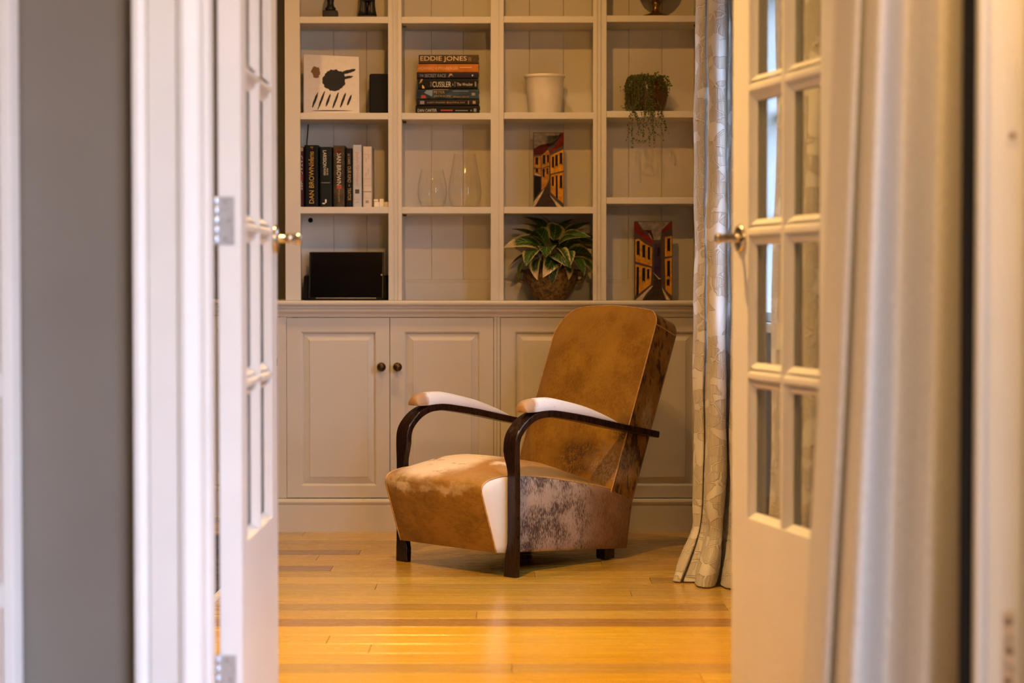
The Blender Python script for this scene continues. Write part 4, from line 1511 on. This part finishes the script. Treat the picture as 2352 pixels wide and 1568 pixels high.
def win_(cx, y0, y1, w):
    return ('painted_window', BLK, [(cx - w, y0), (cx + w, y0 - 6), (cx + w, y1), (cx - w * .2, y1 - 25), (cx - w, y1 - 4)])


L1 = [('painted_sky', SKY, [(205, 108), (680, 108), (640, 200), (520, 290), (330, 320), (210, 380)]),
      ('painted_cloud', SKYD, [(430, 160), (640, 150), (690, 110), (700, 150), (560, 320), (470, 360), (400, 270)]),
      ('painted_roof', ROOFD, [(205, 400), (330, 310), (480, 280), (500, 320), (440, 400), (360, 490), (205, 500)]),
      ('painted_roof', ROOF, [(745, 95), (745, 320), (600, 400), (500, 475), (450, 480), (560, 370), (640, 260), (690, 120)]),
      ('painted_wall', YELD, [(205, 530), (330, 520), (330, 740), (205, 725)]),
      ('painted_wall', YELD, [(340, 510), (460, 410), (490, 480), (485, 690), (340, 735)]),
      ('painted_wall', YELD, [(205, 750), (330, 750), (335, 870), (205, 830)]),
      ('painted_wall', YELD, [(345, 745), (480, 715), (480, 930), (420, 1060), (345, 1130)]),
      ('painted_wall', YEL, [(505, 510), (738, 400), (738, 780), (505, 840)]),
      ('painted_wall', YEL, [(510, 860), (738, 810), (738, 1370), (640, 1290), (510, 1170)]),
      ('painted_kerb', KERB, [(195, 1350), (330, 1180), (395, 1100), (340, 1220), (225, 1420), (195, 1430)]),
      ('painted_kerb', KERB, [(485, 1215), (560, 1290), (720, 1440), (620, 1430), (570, 1340)]),
      ('painted_road', ROADP, [(240, 1432), (400, 1120), (480, 1000), (495, 1230), (610, 1430)]),
      ('painted_kerb', KERB, [(210, 830), (330, 865), (330, 885), (215, 855)]),
      ('painted_door', BLK, [(212, 880), (330, 890), (330, 1140), (212, 1290)]),
      win_(258, 545, 690, 24), win_(388, 505, 680, 24), win_(460, 500, 650, 18), win_(258, 750, 830, 22), win_(380, 750, 910, 18), win_(448, 740, 860, 15),
      win_(548, 535, 745, 20), win_(612, 500, 715, 22), win_(692, 465, 680, 24), win_(545, 890, 1070, 18), win_(692, 870, 1110, 22),
      ('painted_door', BLK, [(598, 870), (630, 868), (635, 1290), (598, 1250)])]
painting('tall narrow painting of yellow houses, on the shelf above the potted plant', .0809, .1967, 1.2249, 1.5105, 7.484, (195, 95, 745, 1440), L1, 4)
L2 = [('painted_sky', SKY, [(200, 105), (760, 105), (620, 250), (590, 420), (480, 420), (430, 250), (290, 240)]),
      ('painted_roof', ROOF, [(142, 110), (190, 130), (260, 240), (400, 370), (470, 440), (460, 500), (330, 430), (200, 330), (145, 270)]),
      ('painted_roof', ROOFD, [(340, 250), (430, 245), (480, 400), (420, 360)]),
      ('painted_roof', ROOF, [(798, 110), (798, 200), (600, 310), (560, 310), (680, 200)]),
      ('painted_wall', YEL, [(155, 410), (215, 400), (330, 490), (450, 550), (445, 880), (155, 790)]),
      ('painted_wall', YEL, [(155, 840), (440, 910), (425, 1190), (220, 1350), (155, 1390)]),
      ('painted_wall', YEL, [(670, 370), (790, 350), (790, 700), (670, 710)]),
      ('painted_wall', YEL, [(670, 750), (790, 725), (790, 1390), (680, 1290)]),
      ('painted_wall', PURP, [(480, 500), (600, 480), (600, 1080), (570, 1090), (480, 990)]),
      ('painted_kerb', KERB, [(150, 1468), (440, 1215), (460, 1225), (340, 1360), (270, 1466)]),
      ('painted_kerb', KERB, [(612, 1240), (760, 1462), (695, 1462), (640, 1340)]),
      ('painted_road', ROADP, [(300, 1466), (470, 1220), (480, 1000), (580, 1100), (610, 1100), (605, 1240), (685, 1466)]),
      ('painted_kerb', KERB, [(450, 970), (570, 1085), (605, 1090), (565, 1105)]),
      ('painted_window', SKY, [(375, 310), (400, 300), (455, 420), (420, 380)]),
      win_(205, 440, 700, 26), win_(302, 510, 740, 26), win_(392, 545, 780, 20), win_(300, 910, 1150, 26), win_(378, 930, 1110, 20),
      win_(735, 395, 630, 26), win_(732, 785, 1070, 24), win_(724, 1105, 1230, 26), win_(558, 550, 720, 16),
      ('painted_door', BLK, [(178, 890), (220, 890), (215, 1350), (170, 1400)])]
painting('painting of yellow houses and a narrow lane, standing on the worktop', .4646, .6091, .8728, 1.1735, 7.484, (140, 95, 800, 1470), L2, 3)


# ------------------------------------------------------------------ variegated plant in a glazed jar
def m_leaf():
    n = N('variegated_leaf')
    tc = n.new('ShaderNodeUVMap')
    x, y, z = n.xyz(tc.outputs[0])            # x: -1..1 across, y: 0..1 along
    ax = n.math('ABSOLUTE', x)
    nz = n.noise(n.coord(scale=(1, 1, 1)), 45, 3, .6)
    e = n.math('ADD', ax, n.math('MULTIPLY', n.math('SUBTRACT', nz, .5), .9))
    vein = n.math('SINE', n.math('MULTIPLY', n.math('SUBTRACT', y, n.math('MULTIPLY', ax, .28)), 55))
    g = n.mix(n.ramp(vein, .3, 1.0), (.022, .060, .010), (.085, .155, .022))
    g = n.mix(n.ramp(ax, .02, .07, 1, 0), g, (.19, .23, .05))
    oi = n.new('ShaderNodeObjectInfo')
    thr = n.math('ADD', e, n.math('MULTIPLY', n.math('SUBTRACT', oi.outputs['Random'], .5), .30))
    col = n.mix(n.ramp(thr, .70, .82), g, (.42, .36, .15))
    tip = n.math('MULTIPLY', n.ramp(n.math('ADD', y, n.math('MULTIPLY', nz, .3)), .88, .98), n.math('GREATER_THAN', oi.outputs['Random'], .66))
    col = n.mix(tip, col, (.62, .48, .26))
    n.set(color=col, rough=.32, spec=.5, normal=n.bump(vein, .0012, .5))
    return n.m


LEAF = m_leaf()
lv = thing('potted_plant', (.147, 7.535, .8728), 'variegated green and cream leafy plant in a speckled stoneware jar', 'plant')


def m_stone():
    n = N('speckled_stoneware')
    p = n.coord()
    a = n.noise(p, 70, 3, .7)
    b = n.vor(p, 120)
    col = n.mix(n.ramp(a, .35, .62), (.060, .032, .012), (.24, .145, .045))
    col = n.mix(n.ramp(b, .12, .25, .7, 0), col, (.34, .24, .12))
    _, _, z = n.xyz(p)
    n.set(color=col, rough=.38, spec=.4, normal=n.bump(a, .002, .5))
    return n.m


STONE = m_stone()
pc = (.147, 7.535, .8728)
MB().lathe([(.001, 0), (.058, 0), (.062, .004), (.064, .010), (.078, .030), (.094, .055), (.1035, .078), (.1055, .092), (.101, .106), (.095, .112), (.0965, .117), (.094, .120), (.086, .118), (.080, .108), (.085, .09), (.05, .02), (.001, .015)],
           pc, 48, cap=False).build('jar', STONE, lv, smooth=True)
for s in (-1, 1):
    MB().tube(catmull([(pc[0] + s * .092, 7.52, pc[2] + .108), (pc[0] + s * .116, 7.515, pc[2] + .110), (pc[0] + s * .126, 7.512, pc[2] + .095), (pc[0] + s * .120, 7.515, pc[2] + .076), (pc[0] + s * .100, 7.52, pc[2] + .070)], 5), .0075, 10).build('ear_handle', STONE, lv, smooth=True)
MB().lathe([(.001, .100), (.086, .102)], pc, 28, cap=False).build('soil', plain('soil', (.012, .008, .005), .95, bump=.004, bscale=90), lv)


def leaf_mesh():
    nu, nv = 5, 9
    vs, fs, uv = [], [], []
    for j in range(nv):
        t = j / (nv - 1)
        w = .5 * (sin(pi * min(1, t ** .8)) ** .75) * (1 - .15 * t) if 0 < t < 1 else 0
        for i in range(nu):
            s = i / (nu - 1) * 2 - 1
            vs.append((t, s * w * .52, .10 * abs(s) * w + .16 * sin(pi * t) - .30 * t * t))
            uv.append((s, t))
    for j in range(nv - 1):
        for i in range(nu - 1):
            fs.append((j * nu + i, j * nu + i + 1, (j + 1) * nu + i + 1, (j + 1) * nu + i))
    me = bpy.data.meshes.new('leaf')
    me.from_pydata(vs, [], fs)
    me.materials.append(LEAF)
    lay = me.uv_layers.new(name='UVMap')
    for lp in me.loops:
        lay.data[lp.index].uv = uv[lp.vertex_index]
    for p in me.polygons:
        p.use_smooth = True
    return me


LM = leaf_mesh()
# base x, y, z offsets from the pot mouth; heading (0 = right, 90 = back, 270 = front), pitch up, length, width factor
leaves = [(-.02, -.02, .055, 190, 22, .145, .95), (-.03, -.04, .050, 205, 8, .150, 1.0), (-.035, -.05, .035, 232, -18, .125, .95), (-.01, -.05, .045, 262, -10, .105, 1.0),
          (.00, -.05, .020, 255, -38, .115, .9), (.015, -.06, .035, 285, -20, .105, 1.05), (.035, -.05, .040, 300, -22, .105, 1.0), (.03, -.03, .060, 335, 10, .125, .85),
          (.05, -.03, .050, 350, 14, .140, .8), (.06, -.02, .035, 340, -8, .135, .95), (.05, -.04, .015, 320, -30, .120, .9), (.06, -.03, .015, 345, -24, .140, .75),
          (-.01, .00, .085, 150, 52, .130, .75), (.005, .01, .085, 125, 62, .110, .8), (.03, .01, .080, 60, 58, .115, .7), (.045, .01, .075, 40, 48, .105, .7),
          (.01, -.02, .085, 290, 30, .095, 1.15), (-.02, -.01, .080, 215, 38, .105, 1.0), (.05, .0, .060, 15, 35, .120, .9), (-.05, -.02, .025, 215, -30, .120, .8),
          (-.055, .0, .020, 195, -22, .110, .8), (.00, -.06, .010, 270, -52, .085, .9), (.035, -.06, .005, 292, -48, .090, .9), (-.03, -.06, .020, 240, -45, .110, .8),
          (.02, .03, .055, 90, 40, .100, .9), (-.03, .03, .045, 140, 30, .105, .9), (.06, .02, .030, 30, 10, .105, .8), (-.015, -.03, .070, 235, 15, .110, 1.0),
          (.03, -.04, .070, 320, 18, .110, 1.0), (.065, -.01, .055, 5, 20, .135, .8), (-.05, .0, .060, 178, 30, .120, .85)]
st = MB()
top = Vector((pc[0], pc[1], pc[2] + .115))
for (dx, dy, dz, hd, pt, ln, wf) in leaves:
    o = bpy.data.objects.new('leaf', LM)
    COL.objects.link(o)
    o.parent = lv
    base = top + Vector((dx, dy, dz))
    rel = base - Vector(lv.location)
    roll = random.uniform(-38, 38)
    ln *= 1.14 if not 170 < hd < 210 else 1.0
    hd += random.uniform(-12, 12)
    pt += random.uniform(-10, 14)
    rel.z += .026
    pt += 9
    M = Matrix.Translation(rel) @ Matrix.Rotation(R(hd), 4, 'Z') @ Matrix.Rotation(R(-pt), 4, 'Y') @ Matrix.Rotation(R(roll), 4, 'X') @ Matrix.Diagonal((ln, ln * wf * 1.25, ln, 1))
    o.matrix_local = M
    st.tube([(pc[0] + dx * .4, pc[1] + dy * .4, pc[2] + .098), tuple(top + Vector((dx * .8, dy * .8, dz * .6))), tuple(base)], .0018, 5)
st.build('stems', plain('plant_stem', (.05, .08, .015), .6), lv)

# ------------------------------------------------------------------ trailing plant in a brown pot
tp = thing('trailing_plant', (.512, 7.53, 1.5846), 'string-of-beads trailing plant spilling from a brown pot over the shelf edge', 'plant')
tc_ = (.519, 7.530, 1.5846)
MB().lathe([(.001, 0), (.050, 0), (.056, .004), (.068, .030), (.0745, .065), (.0735, .095), (.068, .112), (.066, .118), (.061, .118), (.060, .11), (.066, .09), (.05, .02), (.001, .012)], tc_, 40, cap=False).build('pot', plain('brown_glaze', (.085, .036, .012), .32, var=.4, scale=30), tp, smooth=True)
MB().lathe([(.001, .104), (.061, .106)], tc_, 24, cap=False).build('soil', MATS['soil'], tp)
rr = random.Random(5)
fol = MB()
octv = [(1, 0, 0), (-1, 0, 0), (0, 1, 0), (0, -1, 0), (0, 0, 1), (0, 0, -1)]
octf = [(0, 2, 4), (2, 1, 4), (1, 3, 4), (3, 0, 4), (2, 0, 5), (1, 2, 5), (3, 1, 5), (0, 3, 5)]


def bead(p, r):
    fol.add([(p[0] + v[0] * r * rr.uniform(.7, 1.2), p[1] + v[1] * r, p[2] + v[2] * r * rr.uniform(.8, 1.3)) for v in octv], octf)


def strand(pts, gap=.007, r=.0028, skip=0.0):
    c = catmull(pts, 7)
    fol.tube(c, .0003, 3)
    acc = 0
    for a, b in zip(c[:-1], c[1:]):
        acc += (b - a).length
        if acc > gap:
            acc = 0
            if rr.random() > skip:
                bead((b.x + rr.uniform(-.003, .003), b.y + rr.uniform(-.003, .003), b.z + rr.uniform(-.003, .003)), r * rr.uniform(.7, 1.25))


cx, cy, cz = tc_
for i in range(78):                       # dense mat over the front left of the pot
    a = R(rr.choice((rr.uniform(165, 275), rr.uniform(160, 340))))
    wid = rr.uniform(.5, 1.0)
    x0, y0 = cx + .05 * cos(a) * wid, cy + .05 * sin(a) * wid
    drop = rr.uniform(.03, .125) if cos(a) < .3 else rr.uniform(.01, .06)
    R1 = .078 + rr.uniform(0, .012)
    strand([(x0, y0, cz + .116), (cx + .070 * cos(a), cy + .070 * sin(a), cz + .128 + rr.uniform(0, .012)), (cx + R1 * cos(a), cy + R1 * sin(a), cz + .105), (cx + R1 * cos(a) * .98, cy + R1 * sin(a) * .98, cz + .115 - drop)], .0055, .0034)
for i in range(26):                       # sprigs on top
    a = rr.uniform(0, 2 * pi)
    r0 = rr.uniform(0, .055)
    p = Vector((cx + r0 * cos(a), cy + r0 * sin(a), cz + .112))
    strand([p, p + Vector((rr.uniform(-.012, .012), 0, .018)), p + Vector((rr.uniform(-.02, .02), rr.uniform(-.01, .01), rr.uniform(.022, .042)))], .006, .003)
yE = YF - .012                            # strands hanging in front of the shelf edge
for i in range(30):
    x0 = cx + rr.uniform(-.075, .045)
    ln = rr.choice([.03, .04, .05, .07, .10, .12])
    sw = rr.uniform(-.03, .03)
    strand([(x0 * .6 + cx * .4, cy - .078, cz + .05), (x0, yE + .02, cz + .010), (x0 + sw * .2, yE, cz - .015), (x0 + sw * .6, yE - .002, cz - .015 - ln * .5), (x0 + sw, yE, cz - .015 - ln)], .0075, .0030, .15)
strand([(cx + .03, yE + .03, cz + .01), (cx + .030, yE, cz - .02), (cx + .012, yE, cz - .07), (cx - .005, yE, cz - .105), (cx - .03, yE, cz - .118), (cx - .06, yE, cz - .108)], .0075, .0030, .1)
strand([(cx + .02, yE + .03, cz + .01), (cx + .040, yE, cz - .03), (cx + .058, yE, cz - .055), (cx + .052, yE, cz - .085), (cx + .030, yE, cz - .090), (cx + .012, yE, cz - .075)], .0075, .0032, .1)
strand([(cx - .07, yE + .03, cz + .01), (cx - .080, yE, cz - .03), (cx - .088, yE, cz - .065), (cx - .068, yE, cz - .095), (cx - .045, yE, cz - .118), (cx - .02, yE, cz - .112)], .0075, .0032, .1)
strand([(cx - .06, cy - .03, cz + .10), (cx - .09, cy - .04, cz + .085), (cx - .108, cy - .045, cz + .083), (cx - .110, cy - .045, cz + .10)], .008, .0028)
strand([(cx - .06, cy - .04, cz + .04), (cx - .085, cy - .06, cz + .02), (cx - .104, cy - .075, cz + .012), (cx - .106, cy - .075, cz + .022)], .008, .0028)
f_ = fol.build('foliage', plain('bead_leaves', (.095, .105, .020), .6, var=.5, scale=120), tp, fix=False)
f_['kind'] = 'stuff'

# ------------------------------------------------------------------ top shelf: statuettes and urn
BRONZE = plain('black_bronze', (.012, .010, .009), .42, var=.3, spec=.5)


def statuette(label, x, y, z, base, body):
    t = thing('statuette', (x, y, z), label, 'statuette', group='black statuettes on the top shelf')
    bw, bd, bh = base
    MB().box(x - bw / 2, x + bw / 2, y - bd / 2, y + bd / 2, z, z + bh).build('plinth', BRONZE, t, bevel=.003)
    m = MB()
    for prof, off in body:
        m.lathe(prof, (x + off[0], y + off[1], z + bh), 14)
    m.build('figure', BRONZE, t, smooth=True)


statuette('slim black statuette on a square plinth, left one on the top shelf', -.690, 7.53, 1.9375, (.057, .05, .034),
          [([(.020, 0), (.021, .010), (.014, .018), (.012, .030), (.016, .048), (.018, .066), (.013, .084), (.007, .092), (.009, .100), (.012, .110), (.009, .121), (.002, .125)], (0, 0))])
statuette('broad black statuette with splayed feet, right one on the top shelf', -.551, 7.53, 1.9375, (.070, .055, .016),
          [([(.020, 0), (.016, .02), (.013, .045), (.015, .07)], (-.014, 0)), ([(.021, 0), (.017, .02), (.014, .045), (.015, .07)], (.016, .004)),
           ([(.026, .055), (.029, .085), (.026, .115), (.012, .128), (.009, .134), (.014, .144), (.013, .158), (.003, .166)], (.002, 0))])
ur = thing('brass_urn', (.5465, 7.535, 1.9422), 'old brass footed bowl at the top right shelf', 'bowl')
OLDB = plain('old_brass', (.30, .175, .045), .3, metal=.9, var=.5, scale=80)
MB().lathe([(.001, 0), (.068, 0), (.069, .004), (.062, .009), (.045, .014), (.028, .019), (.019, .025), (.015, .034), (.0135, .046), (.016, .052), (.020, .058), (.016, .064), (.013, .068)], (.5465, 7.535, 1.9422), 36, cap=False).build('foot', OLDB, ur, smooth=True)
MB().lathe([(.012, .067), (.030, .072), (.055, .088), (.072, .112), (.079, .140), (.081, .158), (.078, .158), (.070, .112), (.05, .09), (.001, .078)], (.5465, 7.535, 1.9422), 36, cap=False).build('bowl', OLDB, ur, smooth=True)
